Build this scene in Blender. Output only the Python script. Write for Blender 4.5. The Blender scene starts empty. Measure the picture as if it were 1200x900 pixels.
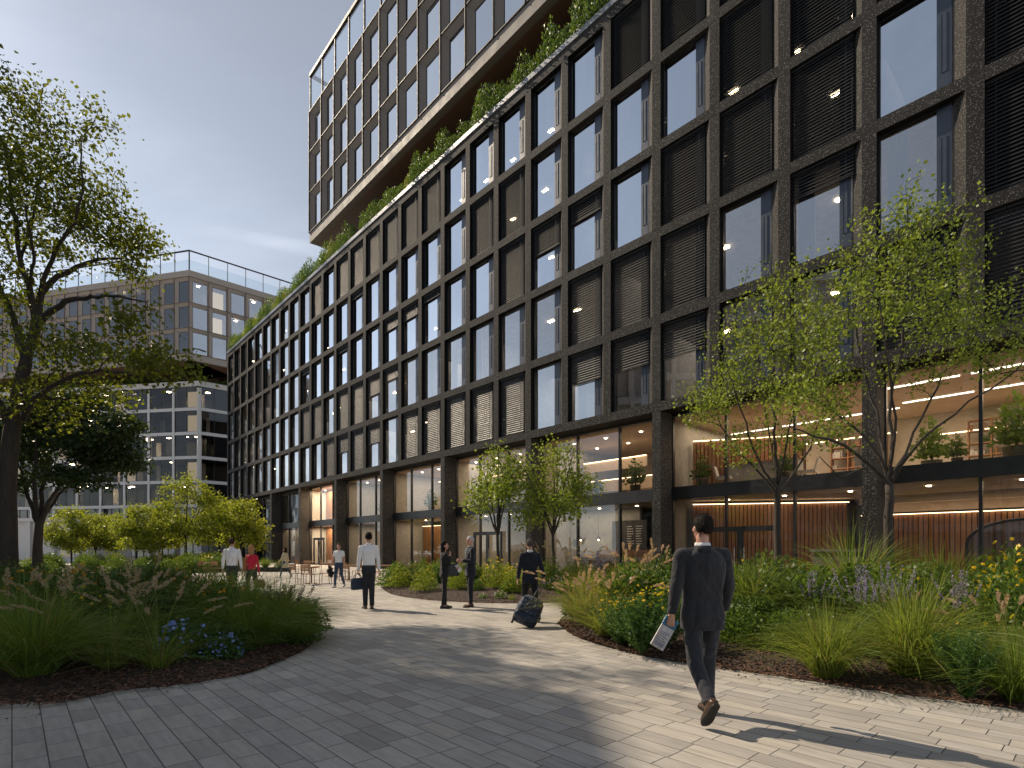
import bpy, math, random
import numpy as np
from mathutils import Vector, Matrix
random.seed(7)
RNG = np.random.default_rng(11)
SC = bpy.context.scene
COL = SC.collection
F = 643.0; EYE = 1.55; HOR = 643.0
XV = 14.0
_l = math.hypot(600 - XV, F)
UX, UY = -(600 - XV) / _l, F / _l           # direction along the long facade, away from the camera
NX, NY = UY, -UX                             # into the long facade
D0 = 20.85
BAY = 2.69; S0 = 2.95; PITCH = 3.79
def P(x, y, Y):
    return ((x - 600) / F * Y, Y, EYE + (HOR - y) / F * Y)
def G(x, y):
    Y = F * EYE / (y - HOR)
    return ((x - 600) / F * Y, Y)

# ------------------------------------------------------------------ objects
def tag(o, label=None, cat=None, group=None, kind=None):
    if label: o['label'] = label
    if cat: o['category'] = cat
    if group: o['group'] = group
    if kind: o['kind'] = kind
    return o
def link(name, data, parent=None, loc=(0, 0, 0), rz=0.0):
    o = bpy.data.objects.new(name, data)
    COL.objects.link(o)
    o.location = loc
    o.rotation_euler = (0, 0, rz)
    if parent is not None: o.parent = parent
    return o
def empty(name, label, cat, loc=(0, 0, 0), rz=0.0, group=None):
    o = link(name, None, None, loc, rz)
    o.empty_display_size = 0.2
    return tag(o, label, cat, group)

class MB:
    """collects faces into one mesh"""
    def __init__(s): s.v = []; s.f = []; s.m = []
    def face(s, pts, m=0):
        i = len(s.v); s.v += [tuple(p) for p in pts]; s.f.append(tuple(range(i, i + len(pts)))); s.m.append(m)
    def hexa(s, p, m=0):   # 8 corners: bottom ring 0-3 (ccw from above), top ring 4-7
        i = len(s.v); s.v += [tuple(q) for q in p]
        for f in ((3, 2, 1, 0), (4, 5, 6, 7), (0, 1, 5, 4), (1, 2, 6, 5), (2, 3, 7, 6), (3, 0, 4, 7)):
            s.f.append(tuple(i + k for k in f)); s.m.append(m)
    def box(s, x0, x1, y0, y1, z0, z1, m=0):
        s.hexa([(x0, y0, z0), (x1, y0, z0), (x1, y1, z0), (x0, y1, z0), (x0, y0, z1), (x1, y0, z1), (x1, y1, z1), (x0, y1, z1)], m)
    def prism(s, poly, z0, z1, m=0):   # poly ccw in plan
        n = len(poly); i = len(s.v)
        s.v += [(a, b, z0) for a, b in poly] + [(a, b, z1) for a, b in poly]
        s.f.append(tuple(i + k for k in range(n))[::-1]); s.m.append(m)
        s.f.append(tuple(i + n + k for k in range(n))); s.m.append(m)
        for k in range(n):
            j = (k + 1) % n
            s.f.append((i + k, i + j, i + n + j, i + n + k)); s.m.append(m)
    def tube(s, pts, rad, n=8, m=0, cap=True):
        pts = [Vector(p) for p in pts]; k = len(pts)
        if not hasattr(rad, '__len__'): rad = [rad] * k
        base = len(s.v); ref = None
        for a in range(k):
            t = (pts[min(a + 1, k - 1)] - pts[max(a - 1, 0)]).normalized()
            if ref is None:
                ref = Vector((1, 0, 0)) if abs(t.x) < .8 else Vector((0, 1, 0))
            b = (ref - t * ref.dot(t)).normalized(); c = t.cross(b); ref = b
            for q in range(n):
                an = 2 * math.pi * q / n
                s.v.append(tuple(pts[a] + (b * math.cos(an) + c * math.sin(an)) * rad[a]))
        for a in range(k - 1):
            for q in range(n):
                r = (q + 1) % n
                s.f.append((base + a * n + q, base + a * n + r, base + (a + 1) * n + r, base + (a + 1) * n + q)); s.m.append(m)
        if cap:
            s.f.append(tuple(base + q for q in range(n))[::-1]); s.m.append(m)
            s.f.append(tuple(base + (k - 1) * n + q for q in range(n))); s.m.append(m)
    def ring(s, rings, m=0, cap=True):
        n = len(rings[0]); base = len(s.v)
        for r in rings: s.v += [tuple(p) for p in r]
        for a in range(len(rings) - 1):
            for q in range(n):
                r = (q + 1) % n
                s.f.append((base + a * n + q, base + a * n + r, base + (a + 1) * n + r, base + (a + 1) * n + q)); s.m.append(m)
        if cap:
            s.f.append(tuple(base + q for q in range(n))[::-1]); s.m.append(m)
            s.f.append(tuple(base + (len(rings) - 1) * n + q for q in range(n))); s.m.append(m)
    def ell(s, c, r, rot=None, nu=14, nv=9, m=0):
        rings = []
        for a in range(1, nv):
            ph = math.pi * a / nv
            row = []
            for q in range(nu):
                th = 2 * math.pi * q / nu
                v = Vector((r[0] * math.sin(ph) * math.cos(th), r[1] * math.sin(ph) * math.sin(th), -r[2] * math.cos(ph)))
                if rot is not None: v = rot @ v
                row.append(Vector(c) + v)
            rings.append(row)
        s.ring(rings, m)
    def mesh(s, name, mats, smooth=False):
        me = bpy.data.meshes.new(name)
        me.from_pydata(s.v, [], s.f)
        if not isinstance(mats, (list, tuple)): mats = [mats]
        for k in mats: me.materials.append(k)
        if any(s.m): me.polygons.foreach_set('material_index', s.m)
        if smooth: me.polygons.foreach_set('use_smooth', [True] * len(s.f))
        me.update()
        return me
    def obj(s, name, mats, parent=None, loc=(0, 0, 0), rz=0.0, smooth=False):
        return link(name, s.mesh(name, mats, smooth), parent, loc, rz)

class NM:
    """numpy quads"""
    def __init__(s): s.v = []; s.f = []; s.m = []; s.n = 0
    def add(s, v, f, m=0):
        v = np.asarray(v, dtype=np.float32).reshape(-1, 3); f = np.asarray(f, dtype=np.int64).reshape(-1, 4)
        s.v.append(v); s.f.append(f + s.n); s.m.append(np.full(len(f), m, dtype=np.int32)); s.n += len(v)
    def arrays(s):
        return np.concatenate(s.v), np.concatenate(s.f), np.concatenate(s.m)
    def mesh(s, name, mats, smooth=False):
        return np_mesh(name, *s.arrays(), mats, smooth)
def np_mesh(name, v, f, mi, mats, smooth=False):
    me = bpy.data.meshes.new(name)
    me.vertices.add(len(v)); me.vertices.foreach_set('co', v.astype(np.float32).ravel())
    me.loops.add(len(f) * 4); me.loops.foreach_set('vertex_index', f.astype(np.int32).ravel())
    me.polygons.add(len(f)); me.polygons.foreach_set('loop_start', np.arange(0, len(f) * 4, 4, dtype=np.int32))
    try: me.polygons.foreach_set('loop_total', np.full(len(f), 4, dtype=np.int32))
    except Exception: pass
    for k in (mats if isinstance(mats, (list, tuple)) else [mats]): me.materials.append(k)
    me.polygons.foreach_set('material_index', mi.astype(np.int32))
    if smooth: me.polygons.foreach_set('use_smooth', np.ones(len(f), dtype=bool))
    me.update(calc_edges=True); me.validate()
    return me

# ------------------------------------------------------------------ materials
MATS = {}
class NT:
    def __init__(s, name):
        s.mat = bpy.data.materials.new(name); s.mat.use_nodes = True
        s.t = s.mat.node_tree; s.t.nodes.clear()
        s.out = s.t.nodes.new('ShaderNodeOutputMaterial')
    def n(s, typ, ins=None, **kw):
        nd = s.t.nodes.new(typ)
        for k, v in kw.items(): setattr(nd, k, v)
        for k, v in (ins or {}).items():
            if isinstance(v, bpy.types.NodeSocket): s.t.links.new(v, nd.inputs[k])
            else: nd.inputs[k].default_value = v
        return nd
    def math(s, op, a, b=None, c=None):
        d = {0: a}
        if b is not None: d[1] = b
        if c is not None: d[2] = c
        return s.n('ShaderNodeMath', d, operation=op).outputs[0]
    def vdot(s, vec, c):
        return s.n('ShaderNodeVectorMath', {0: vec, 1: c}, operation='DOT_PRODUCT').outputs['Value']
    def mix(s, fac, a, b, blend='MIX'):
        nd = s.t.nodes.new('ShaderNodeMix'); nd.data_type = 'RGBA'; nd.blend_type = blend
        for k, v in ((0, fac), (6, a), (7, b)):
            if isinstance(v, bpy.types.NodeSocket): s.t.links.new(v, nd.inputs[k])
            else: nd.inputs[k].default_value = v if k == 0 else ((*v, 1) if len(v) == 3 else v)
        return nd.outputs[2]
    def ramp(s, fac, stops):
        nd = s.n('ShaderNodeValToRGB', {0: fac})
        cr = nd.color_ramp
        while len(cr.elements) < len(stops): cr.elements.new(.5)
        for e, (p, c) in zip(cr.elements, stops): e.position = p; e.color = (*c, 1) if len(c) == 3 else c
        return nd.outputs[0]
    def surf(s, sock): s.t.links.new(sock, s.out.inputs[0]); return s.mat
def rgb(c): return (c[0], c[1], c[2], 1)
def mat(name, c, rough=.6, metal=0.0, var=.2, scale=4.0, bump=0.0, bscale=40.0, spec=.5, stretch=None, coat=0.0):
    if name in MATS: return MATS[name]
    t = NT(name)
    co = t.n('ShaderNodeTexCoord').outputs['Object']
    if stretch: co = t.n('ShaderNodeMapping', {'Vector': co, 'Scale': stretch}).outputs[0]
    nz = t.n('ShaderNodeTexNoise', {'Vector': co, 'Scale': scale, 'Detail': 5.0}).outputs[0]
    f = t.n('ShaderNodeMapRange', {0: nz, 1: .3, 2: .7, 3: 0.0, 4: 1.0}).outputs[0]
    cc = t.mix(f, [k * (1 - var) for k in c], [min(1, k * (1 + var)) for k in c])
    b = t.n('ShaderNodeBsdfPrincipled', {'Base Color': cc, 'Metallic': metal, 'Specular IOR Level': spec, 'Coat Weight': coat})
    rr = t.n('ShaderNodeMapRange', {0: nz, 1: .2, 2: .8, 3: max(.03, rough - .1), 4: min(1, rough + .1)}).outputs[0]
    t.t.links.new(rr, b.inputs['Roughness'])
    if bump:
        nb = t.n('ShaderNodeTexNoise', {'Vector': co, 'Scale': bscale, 'Detail': 4.0}).outputs[0]
        bp = t.n('ShaderNodeBump', {'Height': nb, 'Strength': bump, 'Distance': .02}).outputs[0]
        t.t.links.new(bp, b.inputs['Normal'])
    MATS[name] = t.surf(b.outputs[0]); return MATS[name]
def leafmat(name, c1, c2, trans=.4, rough=.45):
    if name in MATS: return MATS[name]
    t = NT(name)
    r = t.n('ShaderNodeNewGeometry').outputs['Random Per Island']
    cc = t.mix(r, c1, c2)
    b = t.n('ShaderNodeBsdfPrincipled', {'Base Color': cc, 'Roughness': rough, 'Specular IOR Level': .35})
    tc = t.mix(.5, cc, [min(1, k * f) for k, f in zip(c2, (1.7, 1.5, .7))])
    tr = t.n('ShaderNodeBsdfTranslucent', {'Color': tc})
    mx = t.n('ShaderNodeMixShader', {0: trans, 1: b.outputs[0], 2: tr.outputs[0]})
    MATS[name] = t.surf(mx.outputs[0]); return MATS[name]
def emis(name, c, s, sample=True):
    if name in MATS: return MATS[name]
    t = NT(name)
    e = t.n('ShaderNodeEmission', {'Color': rgb(c), 'Strength': s})
    m = t.surf(e.outputs[0])
    if not sample: m.cycles.emission_sampling = 'NONE'
    MATS[name] = m; return m
def glassmat(name, tint=(.8, .85, .88), refl=.3, rough=.0, ior=1.6, gcol=(.90, .94, .98)):
    if name in MATS: return MATS[name]
    t = NT(name)
    co = t.n('ShaderNodeTexCoord').outputs['Object']
    nz = t.n('ShaderNodeTexNoise', {'Vector': co, 'Scale': .7, 'Detail': 1.0}).outputs[0]
    bp = t.n('ShaderNodeBump', {'Height': nz, 'Strength': .07, 'Distance': .05}).outputs[0]
    rd = t.n('ShaderNodeObjectInfo').outputs['Random']; rv = t.n('ShaderNodeTexWhiteNoise', {'W': rd}, noise_dimensions='1D').outputs['Color']
    rv = t.n('ShaderNodeVectorMath', {0: t.n('ShaderNodeVectorMath', {0: rv, 1: (.5, .5, .5)}, operation='SUBTRACT').outputs[0], 'Scale': .045}, operation='SCALE').outputs[0]
    nrm = t.n('ShaderNodeVectorMath', {0: t.n('ShaderNodeVectorMath', {0: bp, 1: rv}, operation='ADD').outputs[0]}, operation='NORMALIZE').outputs[0]
    fr = t.n('ShaderNodeFresnel', {'IOR': ior}).outputs[0]
    fac = t.n('ShaderNodeMapRange', {0: fr, 1: 0.0, 2: 1.0, 3: refl, 4: 1.0}).outputs[0]
    tr = t.n('ShaderNodeBsdfTransparent', {'Color': rgb(tint)})
    gl = t.n('ShaderNodeBsdfGlossy', {'Color': rgb(gcol), 'Roughness': rough, 'Normal': nrm})
    mx = t.n('ShaderNodeMixShader', {0: fac, 1: tr.outputs[0], 2: gl.outputs[0]})
    MATS[name] = t.surf(mx.outputs[0]); return MATS[name]
def stone(name='dark granite'):
    t = NT(name)
    co = t.n('ShaderNodeTexCoord').outputs['Object']
    v = t.n('ShaderNodeTexVoronoi', {'Vector': co, 'Scale': 30.0}).outputs
    rnd = t.n('ShaderNodeSeparateColor', {0: v['Color']}).outputs
    fl = t.math('MULTIPLY', t.math('LESS_THAN', v['Distance'], .36), t.math('GREATER_THAN', rnd[0], .42))
    big = t.n('ShaderNodeTexNoise', {'Vector': co, 'Scale': .6, 'Detail': 6.0}).outputs[0]
    base = t.ramp(big, [(.3, (.019, .0184, .0178)), (.7, (.031, .030, .029))])
    xyz = t.n('ShaderNodeSeparateXYZ', {0: co}).outputs
    cx_ = t.math('DIVIDE', t.math('ADD', xyz[0], S0 + BAY * 40), BAY); cz_ = t.math('DIVIDE', t.math('SUBTRACT', xyz[2], 7.55), PITCH)
    rn = t.n('ShaderNodeTexWhiteNoise', {'Vector': t.n('ShaderNodeCombineXYZ', {0: t.math('FLOOR', cx_), 1: t.math('FLOOR', t.math('MULTIPLY', cz_, 1.0))}).outputs[0]}).outputs['Value']
    st = t.n('ShaderNodeTexNoise', {'Vector': t.n('ShaderNodeMapping', {'Vector': co, 'Scale': (5, 5, .35)}).outputs[0], 'Scale': 1.0, 'Detail': 5.0}).outputs[0]
    tone = t.math('MULTIPLY', t.n('ShaderNodeMapRange', {0: rn, 3: .82, 4: 1.2}).outputs[0], t.n('ShaderNodeMapRange', {0: st, 1: .3, 2: .7, 3: .85, 4: 1.15}).outputs[0])
    fz = t.math('FRACT', cz_); fx = t.math('FRACT', cx_)
    jn = t.math('MAXIMUM', t.math('LESS_THAN', t.math('ABSOLUTE', t.math('SUBTRACT', fz, .1108)), .0016), t.math('LESS_THAN', t.math('ABSOLUTE', t.math('SUBTRACT', fx, .157)), .002))
    jn = t.math('MAXIMUM', jn, t.math('LESS_THAN', fz, .0022))
    base = t.mix(1.0, base, t.n('ShaderNodeCombineXYZ', {0: tone, 1: tone, 2: tone}).outputs[0], 'MULTIPLY')
    fleck = t.mix(rnd[1], (.045, .042, .039), (.27, .255, .24))
    cc = t.mix(jn, t.mix(t.math('MULTIPLY', fl, .85), base, fleck), (.004, .004, .004))
    nz = t.n('ShaderNodeTexNoise', {'Vector': co, 'Scale': 60.0, 'Detail': 3.0}).outputs[0]
    bp = t.n('ShaderNodeBump', {'Height': nz, 'Strength': .35, 'Distance': .01}).outputs[0]
    b = t.n('ShaderNodeBsdfPrincipled', {'Base Color': cc, 'Roughness': .8, 'Normal': bp, 'Specular IOR Level': .2})
    return t.surf(b.outputs[0])
def paving():
    t = NT('stone paving')
    co = t.n('ShaderNodeTexCoord').outputs['Object']
    a = t.math('DIVIDE', t.vdot(co, (UX, UY, 0)), .455)       # along the rows
    c = t.math('DIVIDE', t.vdot(co, (NX, NY, 0)), .2)         # across the rows
    row = t.math('FLOOR', c)
    rr = t.n('ShaderNodeTexWhiteNoise', {'W': row}, noise_dimensions='1D').outputs['Value']
    a2 = t.math('ADD', a, t.math('MULTIPLY', rr, 3.7))
    cell = t.math('FLOOR', a2)
    cv = t.n('ShaderNodeCombineXYZ', {0: cell, 1: row}).outputs[0]
    wn = t.n('ShaderNodeTexWhiteNoise', {'Vector': cv}, noise_dimensions='3D').outputs
    r1 = wn['Value']; r2 = t.n('ShaderNodeSeparateColor', {0: wn['Color']}).outputs
    fa = t.math('FRACT', a2); fc = t.math('FRACT', c)
    ea = t.math('MULTIPLY', t.math('MINIMUM', fa, t.math('SUBTRACT', 1.0, fa)), .455)
    ec = t.math('MULTIPLY', t.math('MINIMUM', fc, t.math('SUBTRACT', 1.0, fc)), .2)
    e = t.math('MINIMUM', ea, ec)
    nz = t.n('ShaderNodeTexNoise', {'Vector': co, 'Scale': 14.0, 'Detail': 6.0, 'Roughness': .65}).outputs[0]
    e = t.math('ADD', e, t.math('MULTIPLY', t.math('SUBTRACT', nz, .5), .003))
    joint = t.n('ShaderNodeMapRange', {0: e, 1: .0018, 2: .0055, 3: 1.0, 4: 0.0}, interpolation_type='SMOOTHSTEP').outputs[0]
    st = t.n('ShaderNodeMapping', {'Vector': co, 'Rotation': (0, 0, -math.atan2(UY, UX))}).outputs[0]
    off = t.n('ShaderNodeVectorMath', {0: st, 1: wn['Color']}, operation='ADD').outputs[0]
    st = t.n('ShaderNodeMapping', {'Vector': off, 'Scale': (2.2, 16, 1)}).outputs[0]
    grain = t.n('ShaderNodeTexNoise', {'Vector': st, 'Scale': 1.4, 'Detail': 6.0}).outputs[0]
    blot = t.n('ShaderNodeTexNoise', {'Vector': co, 'Scale': .35, 'Detail': 5.0}).outputs[0]
    fine = t.n('ShaderNodeTexNoise', {'Vector': co, 'Scale': 120.0, 'Detail': 3.0}).outputs[0]
    base = t.ramp(r1, [(0, (.33, .305, .275)), (.35, (.42, .39, .345)), (.7, (.465, .428, .372)), (1, (.515, .478, .42))])
    base = t.mix(t.math('MULTIPLY', r2[1], .35), base, (.43, .42, .42))
    k = t.n('ShaderNodeMapRange', {0: grain, 1: .25, 2: .75, 3: .80, 4: 1.16}).outputs[0]
    k = t.math('MULTIPLY', k, t.n('ShaderNodeMapRange', {0: blot, 1: .3, 2: .7, 3: .78, 4: 1.08}).outputs[0])
    k = t.math('MULTIPLY', k, t.n('ShaderNodeMapRange', {0: fine, 1: .2, 2: .8, 3: .92, 4: 1.08}).outputs[0])
    kk = t.n('ShaderNodeCombineXYZ', {0: k, 1: k, 2: k}).outputs[0]
    base = t.mix(1.0, base, kk, 'MULTIPLY')
    spot = t.n('ShaderNodeTexVoronoi', {'Vector': co, 'Scale': 3.1, 'Randomness': 1.0}).outputs['Distance']
    base = t.mix(t.n('ShaderNodeMapRange', {0: spot, 1: .015, 2: .035, 3: .5, 4: 0.0}).outputs[0], base, (.12, .10, .085))
    base = t.mix(joint, base, (.075, .07, .065))
    # ribbed pavers here and there
    rib = t.math('GREATER_THAN', r2[0], .90)
    wave = t.math('ABSOLUTE', t.math('SINE', t.math('MULTIPLY', fc, math.pi * 7)))
    h = t.math('ADD', t.math('MULTIPLY', joint, -1.0), t.math('MULTIPLY', t.math('MULTIPLY', wave, rib), .55))
    h = t.math('ADD', h, t.math('MULTIPLY', r1, .35))
    h = t.math('ADD', h, t.math('MULTIPLY', grain, .5))
    h = t.math('ADD', h, t.math('MULTIPLY', fine, .12))
    bp = t.n('ShaderNodeBump', {'Height': h, 'Strength': .7, 'Distance': .006}).outputs[0]
    ro = t.n('ShaderNodeMapRange', {0: grain, 1: .2, 2: .8, 3: .55, 4: .8}).outputs[0]
    b = t.n('ShaderNodeBsdfPrincipled', {'Base Color': base, 'Roughness': ro, 'Normal': bp, 'Specular IOR Level': .4})
    return t.surf(b.outputs[0])
def mulchmat():
    t = NT('bark mulch')
    co = t.n('ShaderNodeTexCoord').outputs['Object']
    v = t.n('ShaderNodeTexVoronoi', {'Vector': t.n('ShaderNodeMapping', {'Vector': co, 'Scale': (1, .45, 1), 'Rotation': (0, 0, .6)}).outputs[0], 'Scale': 42.0}).outputs
    r = t.n('ShaderNodeSeparateColor', {0: v['Color']}).outputs[0]
    c = t.ramp(r, [(0, (.012, .007, .005)), (.5, (.035, .019, .012)), (.85, (.07, .036, .022)), (1, (.13, .075, .045))])
    nz = t.n('ShaderNodeTexNoise', {'Vector': co, 'Scale': 25.0, 'Detail': 5.0}).outputs[0]
    h = t.math('ADD', t.math('MULTIPLY', v['Distance'], -1.0), nz)
    bp = t.n('ShaderNodeBump', {'Height': h, 'Strength': 1.0, 'Distance': .03}).outputs[0]
    b = t.n('ShaderNodeBsdfPrincipled', {'Base Color': c, 'Roughness': .85, 'Normal': bp})
    return t.surf(b.outputs[0])
def slatwood():
    t = NT('timber slats')
    co = t.n('ShaderNodeTexCoord').outputs['Object']
    st = t.n('ShaderNodeMapping', {'Vector': co, 'Scale': (9, 9, .6)}).outputs[0]
    g = t.n('ShaderNodeTexNoise', {'Vector': st, 'Scale': 3.0, 'Detail': 6.0}).outputs[0]
    r = t.n('ShaderNodeNewGeometry').outputs['Random Per Island']
    c = t.mix(r, t.ramp(g, [(.3, (.14, .06, .025)), (.7, (.26, .12, .055))]), t.ramp(g, [(.3, (.20, .095, .045)), (.7, (.33, .17, .085))]))
    b = t.n('ShaderNodeBsdfPrincipled', {'Base Color': c, 'Roughness': .5})
    return t.surf(b.outputs[0])
# ================================================================== camera, sky, sun
cam = bpy.data.cameras.new('camera'); cam.sensor_width = 36; cam.lens = F / 1200 * 36
cam.shift_y = (HOR - 450) / 1200; cam.clip_end = 5000; cam.clip_start = .05
co_ = link('camera', cam, None, (0, 0, EYE)); co_.rotation_euler = (math.pi / 2, 0, 0); SC.camera = co_
SUN_EL = 41.0; SUN_AZ = -56.5
SUN_STR = 4.1; SKY_STR = .105; EXPO = .38
wd = bpy.data.worlds.new('World'); SC.world = wd; wd.use_nodes = True
nt = wd.node_tree; bg = nt.nodes['Background']
sk = nt.nodes.new('ShaderNodeTexSky'); sk.sky_type = 'NISHITA'; sk.sun_disc = False
sk.sun_elevation = math.radians(SUN_EL); sk.sun_rotation = math.radians(SUN_AZ)
sk.air_density = 1.0; sk.dust_density = .1; sk.ozone_density = 1.5; sk.altitude = 50
def wn(typ, ins=None, **kw):
    nd = nt.nodes.new(typ)
    for k, v in kw.items(): setattr(nd, k, v)
    for k, v in (ins or {}).items():
        if isinstance(v, bpy.types.NodeSocket): nt.links.new(v, nd.inputs[k])
        else: nd.inputs[k].default_value = v
    return nd
dr = wn('ShaderNodeTexCoord').outputs['Generated']
sp = wn('ShaderNodeSeparateXYZ', {0: dr}).outputs
zz = wn('ShaderNodeMath', {0: sp[2], 1: .12}, operation='ADD').outputs[0]
zz = wn('ShaderNodeMath', {0: zz, 1: .08}, operation='MAXIMUM').outputs[0]
pu = wn('ShaderNodeMath', {0: sp[0], 1: zz}, operation='DIVIDE').outputs[0]
pv = wn('ShaderNodeMath', {0: sp[1], 1: zz}, operation='DIVIDE').outputs[0]
pl = wn('ShaderNodeCombineXYZ', {0: pu, 1: pv}).outputs[0]        # the flat cloud layer overhead
m1 = wn('ShaderNodeMapping', {'Vector': pl, 'Rotation': (0, 0, .5), 'Scale': (.55, 1.5, 1)}).outputs[0]
c1 = wn('ShaderNodeTexNoise', {'Vector': m1, 'Scale': 1.1, 'Detail': 10.0, 'Roughness': .62, 'Distortion': .9}).outputs[0]
c2 = wn('ShaderNodeTexNoise', {'Vector': pl, 'Scale': .45, 'Detail': 4.0}).outputs[0]
cm = wn('ShaderNodeMath', {0: c1, 1: c2}, operation='MULTIPLY').outputs[0]
cf = wn('ShaderNodeMapRange', {0: cm, 1: .17, 2: .38, 3: 0.0, 4: .6}, interpolation_type='SMOOTHSTEP').outputs[0]
# a contrail on the same cloud layer
def pd(x, y):
    v = Vector(((x - 600) / F, 1, (HOR - y) / F)).normalized(); return v.x / (v.z + .12), v.y / (v.z + .12)
ca, cb = pd(218, 264), pd(390, 297)
tl = math.hypot(cb[0] - ca[0], cb[1] - ca[1]); tx, ty = (cb[0] - ca[0]) / tl, (cb[1] - ca[1]) / tl
along = wn('ShaderNodeVectorMath', {0: pl, 1: (tx, ty, 0)}, operation='DOT_PRODUCT').outputs['Value']
acr = wn('ShaderNodeVectorMath', {0: pl, 1: (-ty, tx, 0)}, operation='DOT_PRODUCT').outputs['Value']
a0 = ca[0] * tx + ca[1] * ty; b0 = -ca[0] * ty + ca[1] * tx
acr = wn('ShaderNodeMath', {0: acr, 1: b0}, operation='SUBTRACT').outputs[0]
wob = wn('ShaderNodeMath', {0: c1, 1: .5}, operation='SUBTRACT').outputs[0]
acr = wn('ShaderNodeMath', {0: wob, 1: .05, 2: acr}, operation='MULTIPLY_ADD').outputs[0]
acr = wn('ShaderNodeMath', {0: acr}, operation='ABSOLUTE').outputs[0]
tr1 = wn('ShaderNodeMapRange', {0: acr, 1: .008, 2: .045, 3: 1.0, 4: 0.0}, interpolation_type='SMOOTHSTEP').outputs[0]
tr2 = wn('ShaderNodeMapRange', {0: along, 1: a0 - .05, 2: a0 + .25, 3: 0.0, 4: 1.0}, interpolation_type='SMOOTHSTEP').outputs[0]
trl = wn('ShaderNodeMath', {0: tr1, 1: tr2}, operation='MULTIPLY').outputs[0]
fine = wn('ShaderNodeTexNoise', {'Vector': pl, 'Scale': 9.0, 'Detail': 6.0}).outputs[0]
trl = wn('ShaderNodeMath', {0: trl, 1: fine}, operation='MULTIPLY').outputs[0]
trl = wn('ShaderNodeMath', {0: trl, 1: .75}, operation='MULTIPLY').outputs[0]
hz = wn('ShaderNodeMapRange', {0: sp[2], 1: .02, 2: .12, 3: 0.0, 4: 1.0}).outputs[0]
cf = wn('ShaderNodeMath', {0: cf, 1: trl}, operation='ADD', use_clamp=True).outputs[0]
cf = wn('ShaderNodeMath', {0: cf, 1: hz}, operation='MULTIPLY').outputs[0]
hs = wn('ShaderNodeHueSaturation', {'Saturation': .38, 'Value': 1.0, 'Color': sk.outputs[0]}).outputs[0]
hs = wn('ShaderNodeVectorMath', {0: hs, 1: (.965, .995, 1.03)}, operation='MULTIPLY').outputs[0]
hv = wn('ShaderNodeMapRange', {0: c2, 1: .33, 2: .66, 3: .80, 4: 1.04}, interpolation_type='SMOOTHSTEP').outputs[0]
hs = wn('ShaderNodeVectorMath', {0: hs, 'Scale': hv}, operation='SCALE').outputs[0]
brt = wn('ShaderNodeVectorMath', {0: dr, 1: (math.sin(math.radians(SUN_AZ)) * .8, math.cos(math.radians(SUN_AZ)) * .8, .6)}, operation='DOT_PRODUCT').outputs['Value']
cb_ = wn('ShaderNodeMapRange', {0: brt, 1: 0.0, 2: 1.0, 3: 2.2, 4: 5.2}).outputs[0]
cw = wn('ShaderNodeVectorMath', {0: hs, 1: (1.30, 1.26, 1.22), 2: (.55, .55, .55)}, operation='MULTIPLY_ADD').outputs[0]
mx = nt.nodes.new('ShaderNodeMix'); mx.data_type = 'RGBA'
nt.links.new(cf, mx.inputs[0]); nt.links.new(hs, mx.inputs[6]); nt.links.new(cw, mx.inputs[7])
nt.links.new(mx.outputs[2], bg.inputs[0]); bg.inputs[1].default_value = SKY_STR
su = bpy.data.lights.new('sun', 'SUN'); su.energy = SUN_STR; su.angle = math.radians(.5); su.color = (1, .84, .64)
so = link('sun', su, None, (0, 0, 60))
_e, _a = math.radians(SUN_EL), math.radians(SUN_AZ)
SUNV = Vector((math.sin(_a) * math.cos(_e), math.cos(_a) * math.cos(_e), math.sin(_e)))
so.rotation_euler = (-SUNV).to_track_quat('-Z', 'Y').to_euler()
vs = SC.view_settings; vs.view_transform = 'Standard'; vs.look = 'None'; vs.gamma = 1; vs.exposure = EXPO
SC.cycles.max_bounces = 8; SC.cycles.transparent_max_bounces = 16; SC.cycles.glossy_bounces = 3; SC.cycles.transmission_bounces = 3
SC.cycles.diffuse_bounces = 3; SC.cycles.sample_clamp_indirect = 4; SC.cycles.caustics_reflective = False; SC.cycles.caustics_refractive = False
SC.cycles.use_denoising = True

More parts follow.
